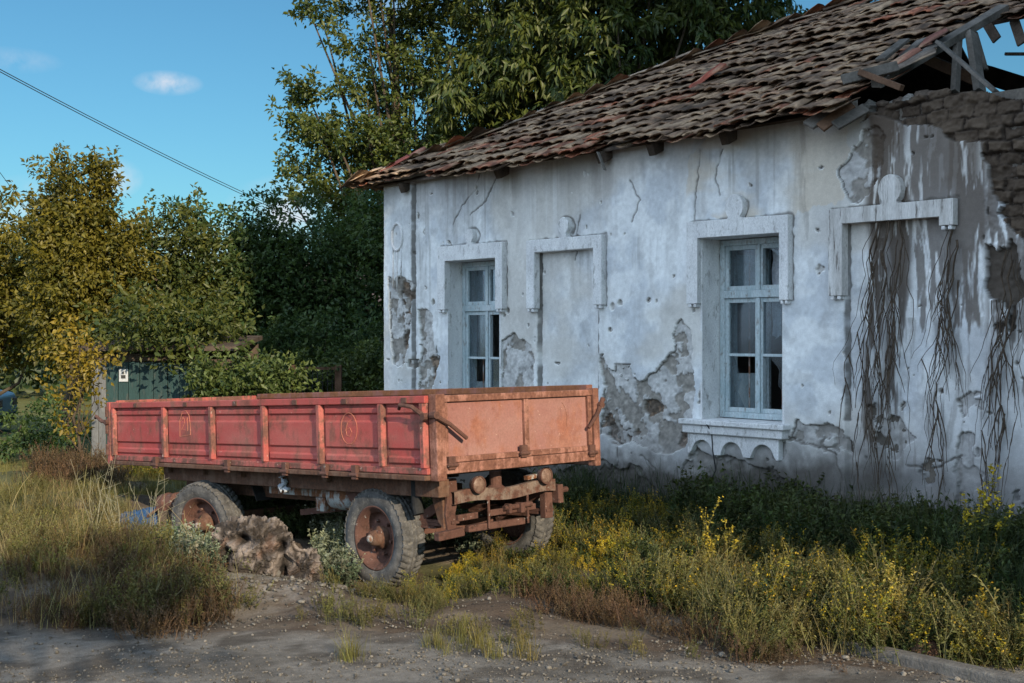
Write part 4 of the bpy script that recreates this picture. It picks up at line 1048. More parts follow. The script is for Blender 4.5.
# wheels
def wheel(x, y, z, out, R0=.345, w=.205, mat='rubber', camber=0, yaw=0):
    root = empty('wheel', (x, y, z), 0, trailer); root.rotation_euler = (R(camber), 0, R(yaw))
    # tyre: fine lathe with the tread cut in
    prof = []
    for t in np.linspace(0, 1, 9): prof.append((.205+.02*t*0 + (.325-.205)*t, (-.38+.0*t-.12*math.sin(t*math.pi*.85))*w, 0))
    sh = [(.332, -.46*w, .3)]
    trd = [(.345-.010*(2*abs(s))**3, s*.92*w, 1) for s in np.linspace(-.5, .5, 23)]
    P = prof + sh + trd + [(a, -b_, c_) for (a, b_, c_) in (sh + prof[::-1])]
    P = np.array(P); na = 264; th = np.arange(na)/na*2*np.pi
    TT, RR = np.meshgrid(th, P[:, 0]*R0/.345); YY = np.repeat(P[:, 1:2], na, 1); KK = np.repeat(P[:, 2:3], na, 1)
    s = YY/w
    ph = (TT/(2*np.pi)*44 + np.abs(s)*1.7) % 1
    groove = sstep(.62,.7,ph)*sstep(1.0,.93,ph)*(np.abs(s) > .10) + (np.abs(np.abs(s)-.17) < .022) + (np.abs(s) < .014)
    RR = RR - .014*np.clip(groove, 0, 1)*KK
    lug = ((TT/(2*np.pi)*44+.9) % 1 > .62)*(KK == .3)*.010
    RR = RR - lug
    V = np.stack([np.cos(TT)*RR, YY, np.sin(TT)*RR], -1).reshape(-1, 3)
    n = len(P); i = (np.arange(n-1)[:, None]*na + np.arange(na)[None]); j = (np.arange(n-1)[:, None]*na + (np.arange(na)[None]+1) % na)
    Fq = np.stack([i, j, j+na, i+na], -1).reshape(-1, 4)
    npmesh('tyre', V, Fq, M[mat], root)
    rm = MB(); o_ = out
    rp = [(.212, -.42*w), (.222, -.44*w), (.222, -.40*w), (.205, -.36*w), (.19, -.1*w), (.19, .1*w), (.205, .36*w), (.222, .40*w), (.222, .44*w), (.212, .43*w), (.2, .34*w), (.178, .26*w), (.172, .05*w), (.15, -.0*w), (.115, .06*w), (.09, .05*w), (0, .05*w)]
    rm.lathe([(a*R0/.345, h) for a, h in rp], (0,0,0), (0,o_,0), 48); rm.build('rim', M['rust'], root, smooth=True)
    hb2 = MB(); hb2.lathe([(.085,.03*w),(.085,.2*w),(.06,.26*w),(.055,.5*w),(.045,.56*w),(.02,.6*w),(0,.6*w)], (0,0,0), (0,o_,0), 28); hub = hb2.build('hub', M['frameiron'], root, smooth=True)
    hc = MB(); hc.lathe([(.032,.5*w),(.03,.62*w),(.018,.68*w),(0,.69*w)], (0,0,0), (0,o_,0), 18); hc.build('hub_cap', M['galv'], hub, smooth=True)
    for k_ in range(6):
        t = k_*math.pi/3+.2; nb = MB(); nb.tube([(.125*math.cos(t), o_*.03*w, .125*math.sin(t)), (.125*math.cos(t), o_*.19*w, .125*math.sin(t))], .014, 6); nb.build('wheel_nut', M['rust'], root)
    return root
wheel(.84, -.19, -.495, 1, R0=.37, w=.22)
wheel(.82, -1.48, -.45, -1, R0=.37, w=.22, yaw=3)
wr = wheel(3.27, -.13, -.52, 1, R0=.37, w=.22, camber=-7, yaw=13)
wheel(3.17, -1.42, -.50, -1, mat='darkrubber')
MB().box(3.12, 3.22, -1.46, -.22, -.53, -.44).build('axle', M['frameiron'], trailer)
# mudguard sheet fallen over the rear wheel
mg = MB(); 
for k_ in range(13):
    pass
pts = []; 
for k_ in range(13):
    t = R(18+k_*10)
    for y in (-.34, -.18+.0): pts.append((3.12-.42*math.cos(t), y-.1, -.44+.38*math.sin(t)))
mg.add(pts, [(2*i, 2*i+1, 2*i+3, 2*i+2) for i in range(12)]); o = mg.build('mudguard', M['darkrubber'], trailer)
md = o.modifiers.new('thick', 'SOLIDIFY'); md.thickness = .012
# rag tied to the chassis
rg_ = MB(); x0 = sx(275)
pts = []; 
for i in range(9):
    for j in range(6):
        t = i/8*.55; pts.append((x0+(j-2.5)*.010*(1.5 if i > 4 else .8)+.02*math.sin(i*1.4), .0+.03*math.sin(j*1.9+i*.7)-.08, -.07-.23*t+.015*math.sin(j*3+i)))
rg_.add(pts, [(i*6+j, i*6+j+1, (i+1)*6+j+1, (i+1)*6+j) for i in range(8) for j in range(5)]); rag = rg_.build('rag', M['cloth'], None, smooth=True)
rag.matrix_world = trailer.matrix_world; md = rag.modifiers.new('thick', 'SOLIDIFY'); md.thickness = .008
tag(rag, 'grey white rag hanging knotted from the brown chassis beam', 'rag')

# ------------------------------------------------------------------ stump
def remeshed(bm, vox):
    me = bpy.data.meshes.new('tmp'); bm.to_mesh(me); bm.free()
    o = bpy.data.objects.new('tmp', me); COL.objects.link(o)
    md = o.modifiers.new('r', 'REMESH'); md.mode = 'VOXEL'; md.voxel_size = vox
    dg = bpy.context.evaluated_depsgraph_get(); ev = o.evaluated_get(dg); m2 = bpy.data.meshes.new_from_object(ev)
    V = np.array([v.co[:] for v in m2.vertices]); Nm = np.array([v.normal[:] for v in m2.vertices])
    Fq = [tuple(p.vertices) for p in m2.polygons]
    bpy.data.objects.remove(o); return V, Nm, Fq
bm = bmesh.new()
for (x, y, z, r, sx_, sy_, sz_) in ((-.13,0,.22,.25,.95,.85,.95),(-.02,.02,.24,.19,1.1,.9,1),(.2,.0,.14,.17,1,.9,1.0),(.06,-.02,.1,.2,1.2,.8,.7),(-.2,0,.08,.2,1,.8,.7),(-.1,.0,.36,.15,1.2,.9,.7),(.24,.02,.24,.1,.9,.8,.8)):
    bmesh.ops.create_icosphere(bm, subdivisions=3, radius=r, matrix=Matrix.Translation((x, y, z)) @ Matrix.Diagonal((sx_, sy_, sz_, 1)))
V, Nm, Fq = remeshed(bm, .008)
d = .10*(fbm3(V, 6, 201, 4)-.5)*2
rg2 = 1-np.abs(fbm3(V*np.array([1, 1, .6]), 16, 205, 4)-.5)*4; d -= .022*np.clip(rg2, 0, 1)**2 + .014*np.clip(1-np.abs(fbm3(V*np.array([1, 1, 1.5]), 34, 206, 3)-.5)*4, 0, 1)**2
rg3 = 1-np.abs(fbm3(V*np.array([1, 1, .5]), 55, 208, 3)-.5)*4; d -= .008*np.clip(rg3, 0, 1)**2
gr_ = fbm3(np.stack([V[:,0]*.8+V[:,2]*.6, V[:,1], V[:,2]*.8-V[:,0]*.6], -1)*np.array([.35, 1, 1.3]), 60, 212, 3); d += .028*(gr_-.5) + .03*(fbm3(V, 45, 207, 3)-.5)
hol = np.zeros(len(V))
for (x, z, rx__, rz__, dep) in ((-.17,.32,.05,.028,.09),(.10,.13,.03,.09,.12),(.08,.28,.03,.05,.08),(-.04,.07,.06,.035,.08),(-.26,.2,.03,.05,.06),(.2,.27,.04,.025,.05)):
    hol = np.maximum(hol, np.exp(-((V[:,0]-x)/rx__)**2-((V[:,2]-z)/rz__)**2)*dep*(V[:,1] < .05))
V2 = V + Nm*d[:, None]; V2[:, 1] += hol*1.7
cs = mix(np.ones((len(V), 3))*np.array([.045,.037,.032]), (.21,.175,.155), sstep(.2,.8,1-np.clip(rg2, 0, 1)**1.5)*sstep(.25,.6,fbm3(V, 12, 209, 4)))
cs = cs*(.5+.5*np.clip(rg3, 0, 1)+.5*(gr_-.3))[:, None]; cs = mix(cs, (.03,.025,.022), sstep(.03,.06,hol)); cs = mix(cs, (.2,.12,.085), sstep(.55,.7,fbm3(V, 7, 211, 3))*.6)
me = bpy.data.meshes.new('stump'); me.from_pydata([tuple(v) for v in V2], [], Fq); me.update()
a = me.attributes.new('Col', 'FLOAT_COLOR', 'POINT'); cc = np.ones((len(V), 4), np.float32); cc[:, :3] = cs; a.data.foreach_set('color', cc.ravel())
sx0, sy0 = onground(262, 586, .03); stump = link('stump', me, M['stump']); stump.location = (sx0+.03, sy0+.02, float(gz(sx0, sy0))-.11); stump.rotation_euler = (0, R(6), R(4)); stump.scale = (1.10, 1.0, 1.12)
tag(stump, 'gnarled grey brown stump with dark hollows lying beside the sunken trailer wheel', 'stump')

# rocks
def rock(x, y, r, label, seed, flat=.7, mat='stone', name='rock', cat='rock'):
    rg = random.Random(seed)
    bm = bmesh.new(); bmesh.ops.create_icosphere(bm, subdivisions=4, radius=1)
    P = np.array([v.co[:] for v in bm.verts]); k = 1 + .9*(fbm3(P+seed, 1.1, seed, 3)-.5) + .25*(fbm3(P+seed, 4, seed+3, 3)-.5)
    for v, kk in zip(bm.verts, k): v.co = Vector((v.co.x*kk*r, v.co.y*kk*r*.8, v.co.z*kk*r*flat))
    me = bpy.data.meshes.new(name); bm.to_mesh(me); bm.free(); me.shade_smooth()
    o = link(name, me, M[mat]); o.location = (x, y, float(gz(x, y))+r*flat*.35); o.rotation_euler = (0, 0, rg.uniform(0, 6)); tag(o, label, cat, 'loose stones on the ground'); return o
rock(*onground(955, 640), .17, 'dark stone lying behind the concrete kerb', 2)
rock(*onground(925, 655), .12, 'brown clod beside the dark stone behind the kerb', 3, mat='brownwood')
rock(*onground(1000, 585), .2, 'broad grey stone in deep shade below the mud brick wall end', 4)
rock(*onground(1014, 600), .14, 'small stone leaning on the broad grey stone in the shade', 5)
rock(*onground(318, 588), .06, 'small pale stone at the right foot of the stump', 6, mat='concrete')
rock(*onground(222, 588), .10, 'pale chalky stone at the left foot of the stump', 7, mat='concrete', flat=.9)
rock(*onground(42, 548), .045, 'white pebble shining among the brown dry weeds', 8, mat='paper')
# kerb
kx0, ky0 = onground(845, 648); kx1, ky1 = onground(1060, 700)
m = MB(); 
for i in range(14):
    t0, t1 = i/14, (i+1)/14; 
a0 = Vector((kx0, ky0, -.01)); a1 = Vector((kx1, ky1, .012))
m.bar(a0, a1, .10, .12); kb = m.build('kerb', M['concrete'], None, bevel=.02, seg=3)
tag(kb, 'worn concrete kerb half buried at the weed edge', 'kerb', kind='structure')

# heap, tarp and rusty drum behind the rear wheel
hx, hy = onground(140, 530, .05)
bm = bmesh.new()
for (x, y, z, r) in ((0,0,.02,.28),(.3,.1,.0,.25),(-.35,.1,0,.25),(.1,.2,.08,.22)): bmesh.ops.create_icosphere(bm, subdivisions=3, radius=r, matrix=Matrix.Translation((x, y, z)) @ Matrix.Diagonal((1.2, .9, .8, 1)))
V, Nm, Fq = remeshed(bm, .018); V2 = V + Nm*(.09*(fbm3(V, 5, 221, 4)-.5)*2 + .03*(fbm3(V, 25, 223, 3)-.5))[:, None]
me = bpy.data.meshes.new('tarp_heap'); me.from_pydata([tuple(v) for v in V2], [], Fq); me.shade_smooth()
o = link('tarp_heap', me, M['blue']); o.location = (hx+.1, hy+.35, float(gz(hx, hy))); o.scale = (.68,.7,.72); tag(o, 'crumpled blue tarp heap in the shade behind the rear wheel', 'tarp')
dx, dy = onground(166, 528, .05)
m = MB(); m.lathe([(0,-.12),(.05,-.12),(.095,-.10),(.10,-.02),(.085,0),(.085,.08),(.05,.1),(.045,.16),(0,.16)], (0,0,0), (.8,-.5,.2), 24); m.bar((-.2,.05,-.12), (.1,.0,.1), .16, .02)
o = m.build('brake_drum', M['rust']); o.location = (dx+.02, dy+.1, .26); tag(o, 'rusty brake drum on a bent plate beside the blue tarp', 'brake drum')
MB_ = MB(); MB_.box(-.14,.14,-.1,.1,-.2,.14)
o = MB_.build('wood_block', M['darkwood'], bevel=.01); o.location = (dx+.05, dy+.14, .06); tag(o, 'dark wooden block that carries the rusty brake drum', 'block')

# ------------------------------------------------------------------ shed, gate, distant things
shed = empty('garden_shed', (0, 0, 0)); tag(shed, 'low garden shed with green board doors under overhanging trees', 'shed')
SY = 17.6
def X(px_, Y=SY): return (px_-512)/F*Y
def Zp(py_, Y=SY): return H+(HY-py_)/F*Y
zt_ = Zp(363)
x = X(106); i = 0
while x < X(196):
    wv = .17+.03*math.sin(i*5); m = MB(); m.box(x, x+wv-.008, SY+.01*math.sin(i*3), SY+.035+.01*math.sin(i*3), -.12, zt_+.015*math.sin(i*7)); m.build('door_board', M['green'], shed, bevel=.004); x += wv; i += 1
x = X(92)
for i in range(2):
    m = MB(); m.box(x, x+.095, SY-.02, SY+.03, -.12, zt_+.05); m.build('grey_board', M['grey_board'], shed, bevel=.005); x += .1
MB().box(X(88), X(205), SY-.03, SY+.1, zt_+.03, zt_+.13).build('lintel', M['darkwood'], shed, bevel=.01)
MB().box(X(205), X(236), SY-.02, SY+.1, -.12, zt_+.05).build('side_wall', M['darkwood'], shed)
m = MB(); m.add([(X(80), SY-.25, zt_+.17), (X(240), SY-.25, zt_+.17), (X(240), SY+1.6, zt_+.32), (X(80), SY+1.6, zt_+.32), (X(80), SY-.25, zt_+.23), (X(240), SY-.25, zt_+.23), (X(240), SY+1.6, zt_+.38), (X(80), SY+1.6, zt_+.38)], [(0,3,2,1),(4,5,6,7),(0,1,5,4),(1,2,6,5),(2,3,7,6),(3,0,4,7)]); m.build('shed_roof', M['darkwood'], shed)
MB().box(X(90), X(236), SY+1.5, SY+1.58, -.12, zt_+.26).build('back_wall', M['darkwood'], shed)
n_ = MB(); n_.box(X(119.5), X(128.5), SY-.022, SY-.018, Zp(381.5), Zp(369)); no = n_.build('notice', M['paper'])
n_ = MB()
n_.box(X(121.5), X(126), SY-.0245, SY-.0222, Zp(378.5), Zp(375)); n_.tube([(X(123.7), SY-.0235, Zp(371.3)), (X(123.7), SY-.0235, Zp(374))], .012, 6)
n_.build('dark_print', M['ink'], no)
tag(no, 'small white notice with a dark print on the green boards', 'notice')
gate = empty('wire_gate', (0,0,0)); tag(gate, 'small brown framed wire gate against the bushes behind the trailer', 'gate')
GYY = 19.0
for px_ in (292, 338):
    MB().box(X(px_, GYY)-.05, X(px_, GYY)+.05, GYY, GYY+.1, -.1, Zp(365, GYY)).build('post', M['brownwood'], gate, bevel=.008)
MB().box(X(295, GYY), X(335, GYY), GYY+.02, GYY+.07, Zp(370, GYY), Zp(367, GYY)).build('rail', M['brownwood'], gate)
for k_ in range(8):
    xx = X(297+k_*5, GYY); MB().tube([(xx, GYY+.045, 0), (xx, GYY+.045, Zp(370, GYY))], .008, 5).build('bar', M['wire'], gate)
for z in (.25, .55, .85, 1.1): MB().tube([(X(295, GYY), GYY+.045, z), (X(335, GYY), GYY+.045, z)], .006, 5).build('bar', M['wire'], gate)
# far neighbour house seen through the leaves beside the corner
nh = empty('distant_house', (-3.4, 33, 0)); tag(nh, 'distant house with pinkish roof glimpsed through leaves beside the wall corner', 'house')
MB().box(-2.2, 2.4, 0, 5, -.3, 1.9).build('wall', M['farwall'], nh)
m = MB(); m.prism([(-.4,1.9),(5.4,1.9),(2.5,3.9)], lambda p: (-2.5, p[0], p[1]), lambda p: (2.7, p[0], p[1])); m.build('roof', M['fartile'], nh)
m = MB(); m.box(-.5,.5,-.03,.02,.5,1.4); m.build('window', M['glass'], nh)
# car at the far left edge
def make_car(name, label, loc, rz_):
    c = empty(name, loc, rz_); tag(c, label, 'car')
    prof = [(-1.95,.3),(-1.98,.62),(-1.85,.86),(-1.05,.95),(-.45,1.38),(.75,1.42),(1.5,1.0),(1.95,.88),(2.0,.55),(1.95,.3)]
    m = MB(); m.prism(prof, lambda p: (p[0], -.78 if p[1] < 1 else -.66, p[1]), lambda p: (p[0], .78 if p[1] < 1 else .66, p[1])); m.build('body', M['carpaint'], c, bevel=.06, seg=3)
    for sd in (-1, 1):
        m = MB(); m.prism([(-.9,.97),(-.4,1.31),(.1,1.33),(.1,.97)], lambda p: (p[0], sd*.785-(p[1]-.97)*sd*.3, p[1]), lambda p: (p[0], sd*.77-(p[1]-.97)*sd*.3, p[1])); m.build('side_window', M['carglass'], c)
        m = MB(); m.prism([(.17,.97),(.17,1.33),(.72,1.35),(1.25,.99)], lambda p: (p[0], sd*.785-(p[1]-.97)*sd*.3, p[1]), lambda p: (p[0], sd*.77-(p[1]-.97)*sd*.3, p[1])); m.build('side_window', M['carglass'], c)
        for xx in (-1.25, 1.25):
            w = MB(); w.lathe([(.15,-.09),(.28,-.1),(.31,-.07),(.31,.07),(.28,.1),(.15,.09)], (xx, sd*.72, .31), (0,1,0), 28, True); wo_ = w.build('wheel', M['darkrubber'], c, smooth=True)
            q = MB(); q.lathe([(0,.07),(.06,.085),(.15,.07),(.15,-.07),(0,-.07)], (xx, sd*.72, .31), (0,sd,0), 24); q.build('rim', M['galv'], wo_, smooth=True)
    MB().box(1.97, 2.02, -.7, .7, .38, .52).build('bumper', M['darkrubber'], c, bevel=.02)
    for sd in (-.55, .55): MB().box(1.95, 2.0, sd-.14, sd+.14, .66, .8).build('tail_light', M['lens'], c, bevel=.015)
    return c
M['carpaint'] = mottled('pale_blue_car_paint', (.2,.27,.34), (.24,.31,.38), 3, .3, .05, .001, .5)
M['carglass'] = mottled('dark_car_glass', (.02,.025,.03), (.03,.035,.04), 3, .1, .02, .001, .6)
make_car('parked_car', 'pale blue car parked far back under the trees', (X(-103, 24), 24, -.2), R(8))

# power lines
def cable(a, b_, sagm, label, r=.0065, n=24):
    a, b_ = Vector(a), Vector(b_); m = MB()
    m.tube([a.lerp(b_, t) - Vector((0,0,sagm*4*t*(1-t))) for t in np.linspace(0, 1, n)], r, 5)
    tag(m.build('power_cable', M['wire']), label, 'cable', 'overhead power cables')
cable(at(-260, -74, 13), at(420, 262, 38), .35, 'upper of two long cables running across the open sky')
cable(at(-260, -72, 13), at(420, 264, 38), .36, 'lower of two long cables running across the open sky')
cable(at(-120, 5, 20), at(90, 290, 36), .1, 'short steep cable, topmost of those behind the golden tree')
cable(at(-120, 40, 20), at(90, 300, 36), .1, 'short steep cable, middle one of those behind the golden tree')
cable(at(-120, 90, 20), at(90, 285, 36), .1, 'short steep cable, lowest of those behind the golden tree')

# unseen block, stepped in height, added right behind the camera to shade the house
blk = empty('added_shade_block', (9.35, -6.0, -.3), math.atan2(.45, .893))
BH = 18.3
tag(blk, 'unseen plastered block added behind the camera to shade the house', 'shade block')
MB().box(0, 6.4, -11, 0, 0, BH).build('wall', M['blockwall'], blk)
MB().box(6.41, 22, -11.3, .1, 0, BH+5).build('wall', M['blockwall'], blk)
MB().box(0, 6.4, -11.2, .2, BH, BH+.25).build('roof', M['concrete'], blk)
MB().box(6.45, 22.2, -11.5, .3, BH+5, BH+5.25).build('roof', M['concrete'], blk)
for i in range(6):
    for j in range(6):
        MB().box(1.2+i*3.1, 2.7+i*3.1, -.01, .03, 1.3+j*2.9, 2.8+j*2.9).build('window', M['carglass'], blk)

# ------------------------------------------------------------------ trees
def unit(v): return v/np.maximum(np.linalg.norm(v, axis=1, keepdims=True), 1e-9)
def leaves(P, D, Nr, Ln, Wd, cols, fold=.25):
    """diamond leaves folded along the midrib. P base, D direction, Nr normal"""
    n = len(P); Sd = unit(np.cross(D, Nr)); Up = np.cross(Sd, D)
    m1_ = P + D*(Ln*.42)[:, None]
    Rr = m1_ + Sd*(Wd*.5)[:, None] + Up*(Wd*fold)[:, None]; Ll = m1_ - Sd*(Wd*.5)[:, None] + Up*(Wd*fold)[:, None]
    T = P + D*Ln[:, None] - Up*(Ln*.12)[:, None]
    V = np.stack([P, Rr, T, Ll], 1).reshape(-1, 3)
    i = np.arange(n)[:, None]*4
    Fc = np.concatenate([i+np.array([[0, 1, 2]]), i+np.array([[0, 2, 3]])])
    return V, Fc, np.repeat(cols, 4, 0)
def make_tree(name, label, base, blobs, leaf, c_dark, c_light, seed, trunk_r=.12, group=None, ncl=150, per=48, crad=.28, droop=.3, trunk_top=None, asp=.5, cat='tree', limbs=14, up=.7):
    rng = np.random.default_rng(seed); rg = random.Random(seed)
    root = empty(name, base); tag(root, label, cat, group)
    base = np.array(base)
    cen = []; dirs = []; vol = np.array([b[3]*b[4]*b[5] for b in blobs])**.75; vol = vol/vol.sum()
    for b_, f in zip(blobs, vol):
        n = max(3, int(ncl*f)); d = unit(rng.normal(size=(n, 3))); r = rng.uniform(.25, 1.0, n)**.5*rng.uniform(.8, 1.15, n)
        cen.append(np.array(b_[:3]) + d*r[:, None]*np.array(b_[3:6])); dirs.append(d)
    cen = np.concatenate(cen) - base
    dirs = np.concatenate(dirs)[cen[:, 2] > .15]; cen = cen[cen[:, 2] > .15]
    tt = np.array(trunk_top)-base if trunk_top is not None else np.array(blobs[0][:3])-base
    # trunk and limbs
    m = MB(); K = 9
    path = [np.array([0,0,-.15])*(1-t) + tt*t + np.array([rg.gauss(0, .04), rg.gauss(0, .04), 0])*(t > 0) for t in np.linspace(0, 1, K)]
    m.tube(path, [trunk_r*(1.25 if i == 0 else 1)*(1-.72*i/(K-1)) for i in range(K)], 10)
    idx = rng.choice(len(cen), min(limbs, len(cen)), replace=False)
    for q in idx:
        c = cen[q]; k_ = int(np.clip((c[2]/max(tt[2], .1)*.72)*(K-1)-1+rg.uniform(-1, 0), 1, K-1)); p0 = path[k_]
        mid = p0*.45+c*.55 + np.array([rg.gauss(0, .12), rg.gauss(0, .12), -.12])
        rr0 = trunk_r*(1-.72*k_/(K-1))*.5
        m.tube([p0, p0*.6+mid*.4, mid, c], [rr0, rr0*.75, rr0*.5, rr0*.18], 6)
    m.build('trunk', M['bark'], root, smooth=True)
    # leaves
    n = len(cen)*per
    ci = np.repeat(np.arange(len(cen)), per)
    tw = unit(dirs*np.array([1, 1, .5]) + np.array([0, 0, up]) + rng.normal(size=dirs.shape)*.45)
    tl = crad*2.6*rng.uniform(.5, 1.4, len(cen)); uu = rng.uniform(-.45, 1, n)
    off = rng.normal(size=(n, 3))*(crad*.36*(1.1-.6*np.clip(uu, 0, 1)))[:, None]
    P = cen[ci] + tw[ci]*(tl[ci]*uu)[:, None] + off
    ok_ = P[:, 2] > .03; P = P[ok_]; ci = ci[ok_]; off = off[ok_]
    n = len(P)
    D = unit(rng.normal(size=(n, 3))*.7 + unit(off+1e-6)*.7 + tw[ci]*.35 + np.array([0, 0, -droop]))
    Nr = unit(rng.normal(size=(n, 3))*.7 + np.array([.15, -.4, .8]))
    Ln = leaf*rng.uniform(.6, 1.25, n); Wd = Ln*asp*rng.uniform(.8, 1.2, n)
    clv = rng.random(len(cen))
    t = np.clip(clv[ci]*.6 + rng.random(n)*.5, 0, 1)
    cols = mix(np.ones((n, 3))*np.array(c_dark), c_light, t)*rng.uniform(.75, 1.2, (n, 1))
    V, Fc, cl = leaves(P, D, Nr, Ln, Wd, cols)
    npmesh('crown', V, Fc, M['leaf'], root, cl)
    return root
def blob(px_, py_, Y, rx_, rz_, ry_=None): 
    p = at(px_, py_, Y); s = Y/F; return (p.x, p.y, p.z, rx_*s, (ry_ or rx_)*s, rz_*s)
def gb(px_, Y): return ((px_-512)/F*Y, Y, float(gz((px_-512)/F*Y, Y)))
GOLD_D, GOLD_L = (.045,.054,.011), (.185,.152,.022)
GRN_D, GRN_L = (.02,.05,.018), (.09,.13,.038)
MID_D, MID_L = (.022,.048,.015), (.105,.11,.022)
G1 = 'trees behind the trailer'
make_tree('tree', 'tall golden green tree with ragged pointed tops at the left', gb(70, 19.5), [blob(75,305,19.5,44,62),blob(74,255,19.5,36,44),blob(58,196,19.5,13,34),blob(98,196,19.5,13,36),blob(38,232,19.5,11,22),blob(122,250,19.5,14,32),blob(78,210,19.5,12,26),blob(130,300,19.5,16,40)], .088, GOLD_D, GOLD_L, 1, .12, G1, 520, 70, .17, .35)
make_tree('tree', 'golden tree at the left edge with only part of its crown in view', gb(-40, 21), [blob(-45,300,21,75,75),blob(0,270,21,42,55),blob(-40,262,21,48,34),blob(20,325,21,36,42)], .115, GOLD_D, GOLD_L, 2, .13, G1, 260, 60, .22, .35)
make_tree('tree', 'yellow green tree behind the green shed doors', gb(165, 21), [blob(152,225,21,11,26),blob(178,226,21,11,24),blob(165,300,21,50,62),blob(165,330,18.2,52,22),blob(130,330,17.2,34,20),blob(170,345,17.1,30,12),blob(190,345,17.6,26,16),blob(205,338,18.4,40,18),blob(150,255,21,22,32),blob(185,258,21,24,36),blob(200,310,21,36,60)], .10, MID_D, MID_L, 3, .1, G1, 260, 62, .2, .2)
make_tree('tree', 'dark green tree with a slim top right of the shed doors', gb(240, 22), [blob(240,305,22,46,66),blob(240,215,22,11,32),blob(214,232,22,12,26),blob(262,245,22,12,30),blob(198,225,22,11,22),blob(270,280,22,34,44)], .10, MID_D, GRN_L, 4, .1, G1, 260, 62, .2, .2)
make_tree('tree', 'dense teal green tree beside the wire gate', gb(318, 22.5), [blob(318,310,22.5,52,68),blob(290,255,22.5,22,38),blob(284,225,22.5,11,28),blob(322,250,22.5,13,30),blob(345,275,22.5,30,48),blob(275,340,22.5,50,40)], .10, GRN_D, GRN_L, 5, .1, G1, 300, 62, .2, .2)
make_tree('tree', 'leafy green tree close beside the left wall corner', gb(372, 23.5), [blob(362,290,23.5,48,90),blob(395,250,23.5,50,70),blob(340,340,23.5,40,44)], .10, GRN_D, GRN_L, 6, .12, G1, 300, 62, .2, .2)
make_tree('tree', 'tall open crowned tree rising above the left end of the roof', gb(418, 26), [blob(385,90,26,40,22),blob(430,70,26,50,22),blob(345,140,26,48,20),blob(320,92,26,32,12),blob(330,10,26,34,15),blob(365,48,26,34,14),blob(400,150,26,70,28),blob(330,190,26,48,22),blob(470,130,26,60,40),blob(450,30,26,55,24),blob(385,-30,26,60,34),blob(300,128,26,26,10),blob(315,165,26,30,12),blob(395,215,26,60,36),blob(355,240,26,40,22),blob(410,15,26,40,14)], .12, (.03,.055,.014), (.11,.125,.026), 7, .2, G1, 620, 60, .2, .15, trunk_top=tuple(at(392, 10, 26)), limbs=40)
make_tree('walnut_tree', 'big dark tree with drooping leaves behind the roof', gb(640, 25), [blob(600,40,25,90,62),blob(520,40,25,60,50),blob(690,25,25,80,38),blob(480,90,25,50,50),blob(560,100,25,80,50),blob(640,-40,25,140,50),blob(745,5,25,50,22),blob(500,-20,25,70,40)], .21, (.018,.042,.013), (.10,.115,.024), 8, .25, G1, 640, 54, .26, 1.1, asp=.32, limbs=30, up=-.35)
make_tree('sapling', 'slender golden leaved sapling standing before the shed', gb(76, 15.2), [blob(80,350,15.2,24,26),blob(88,385,15.2,16,26),blob(62,400,15.2,16,16),blob(72,430,15.2,18,8),blob(70,360,15.2,20,20),blob(95,365,15.2,12,20)], .07, (.11,.09,.014), (.28,.2,.025), 9, .025, None, 62, 17, .11, .3, trunk_top=tuple(at(80, 345, 15.2)), asp=.6, limbs=16)
make_tree('added_shade_tree', 'unseen tree added to throw dappled shade on the left foreground', (1.75, -3.0, 0), [(1.75,-3.0,4.85,1.6,1.1,.55),(.9,-3.3,4.75,1.0,.8,.45),(2.6,-2.8,4.95,.8,.8,.4)], .11, GRN_D, GRN_L, 31, .1, None, 120, 44, .18, .2, limbs=10)  # unseen tree added; flat crown placed to dapple the left foreground
# shrubs along the back, plus a dark bush added as shade under the trees
for i, (px_, py_, Y, rx, rz__, lab) in enumerate(((232,374,17.0,38,17,'sunlit leafy bush spilling over the shed wall'),(268,378,17.2,26,14,'low bush between the shed and the wire gate'),(316,378,19.6,34,16,'bush growing through the wire gate'),(366,372,19.5,26,20,'bush at the foot of the left wall corner'),(350,345,20.5,40,30,'tall dark bush behind the wire gate'),(20,425,18.6,70,34,'dark bush added as shade beneath the golden trees'),(285,345,20.5,36,30,'dark bush left of the wire gate'))):
    make_tree('bush', lab, gb(px_, Y), [blob(px_, py_, Y, rx, rz__), blob(px_-rx*.3, py_+25, Y, rx*.8, 26), blob(px_+rx*.3, py_+30, Y, rx*.8, 26)], .085, (.03,.055,.018) if i < 4 else GRN_D, (.12,.15,.04) if i < 4 else GRN_L, 40+i, .03, 'bushes along the back', 80, 50, .14, .2, cat='bush', limbs=8)
# far wood
rng = np.random.default_rng(77)
n = 26000; cx = rng.uniform(-34, 30, n); cy = rng.uniform(36, 44, n)
top = 2.3 + 1.3*fbm2(cx*.35, cx*0, 301, 4) - .1; cz = rng.uniform(0, 1, n)**.8*top
P = np.stack([cx, cy, cz], -1); D = unit(rng.normal(size=(n, 3))); Nr = unit(rng.normal(size=(n, 3))+np.array([0, -.5, .6])); Ln = rng.uniform(.18, .4, n)
cols = mix(np.ones((n, 3))*np.array([.022,.045,.018]), (.085,.1,.03), rng.random(n)*fbm2(cx, cz, 303))
V, Fc, cl = leaves(P, D, Nr, Ln, Ln*.7, cols); o = npmesh('far_wood', V, Fc, M['leaf'], None, cl); tag(o, 'low dark woodland far behind the trees', 'woodland', kind='stuff')

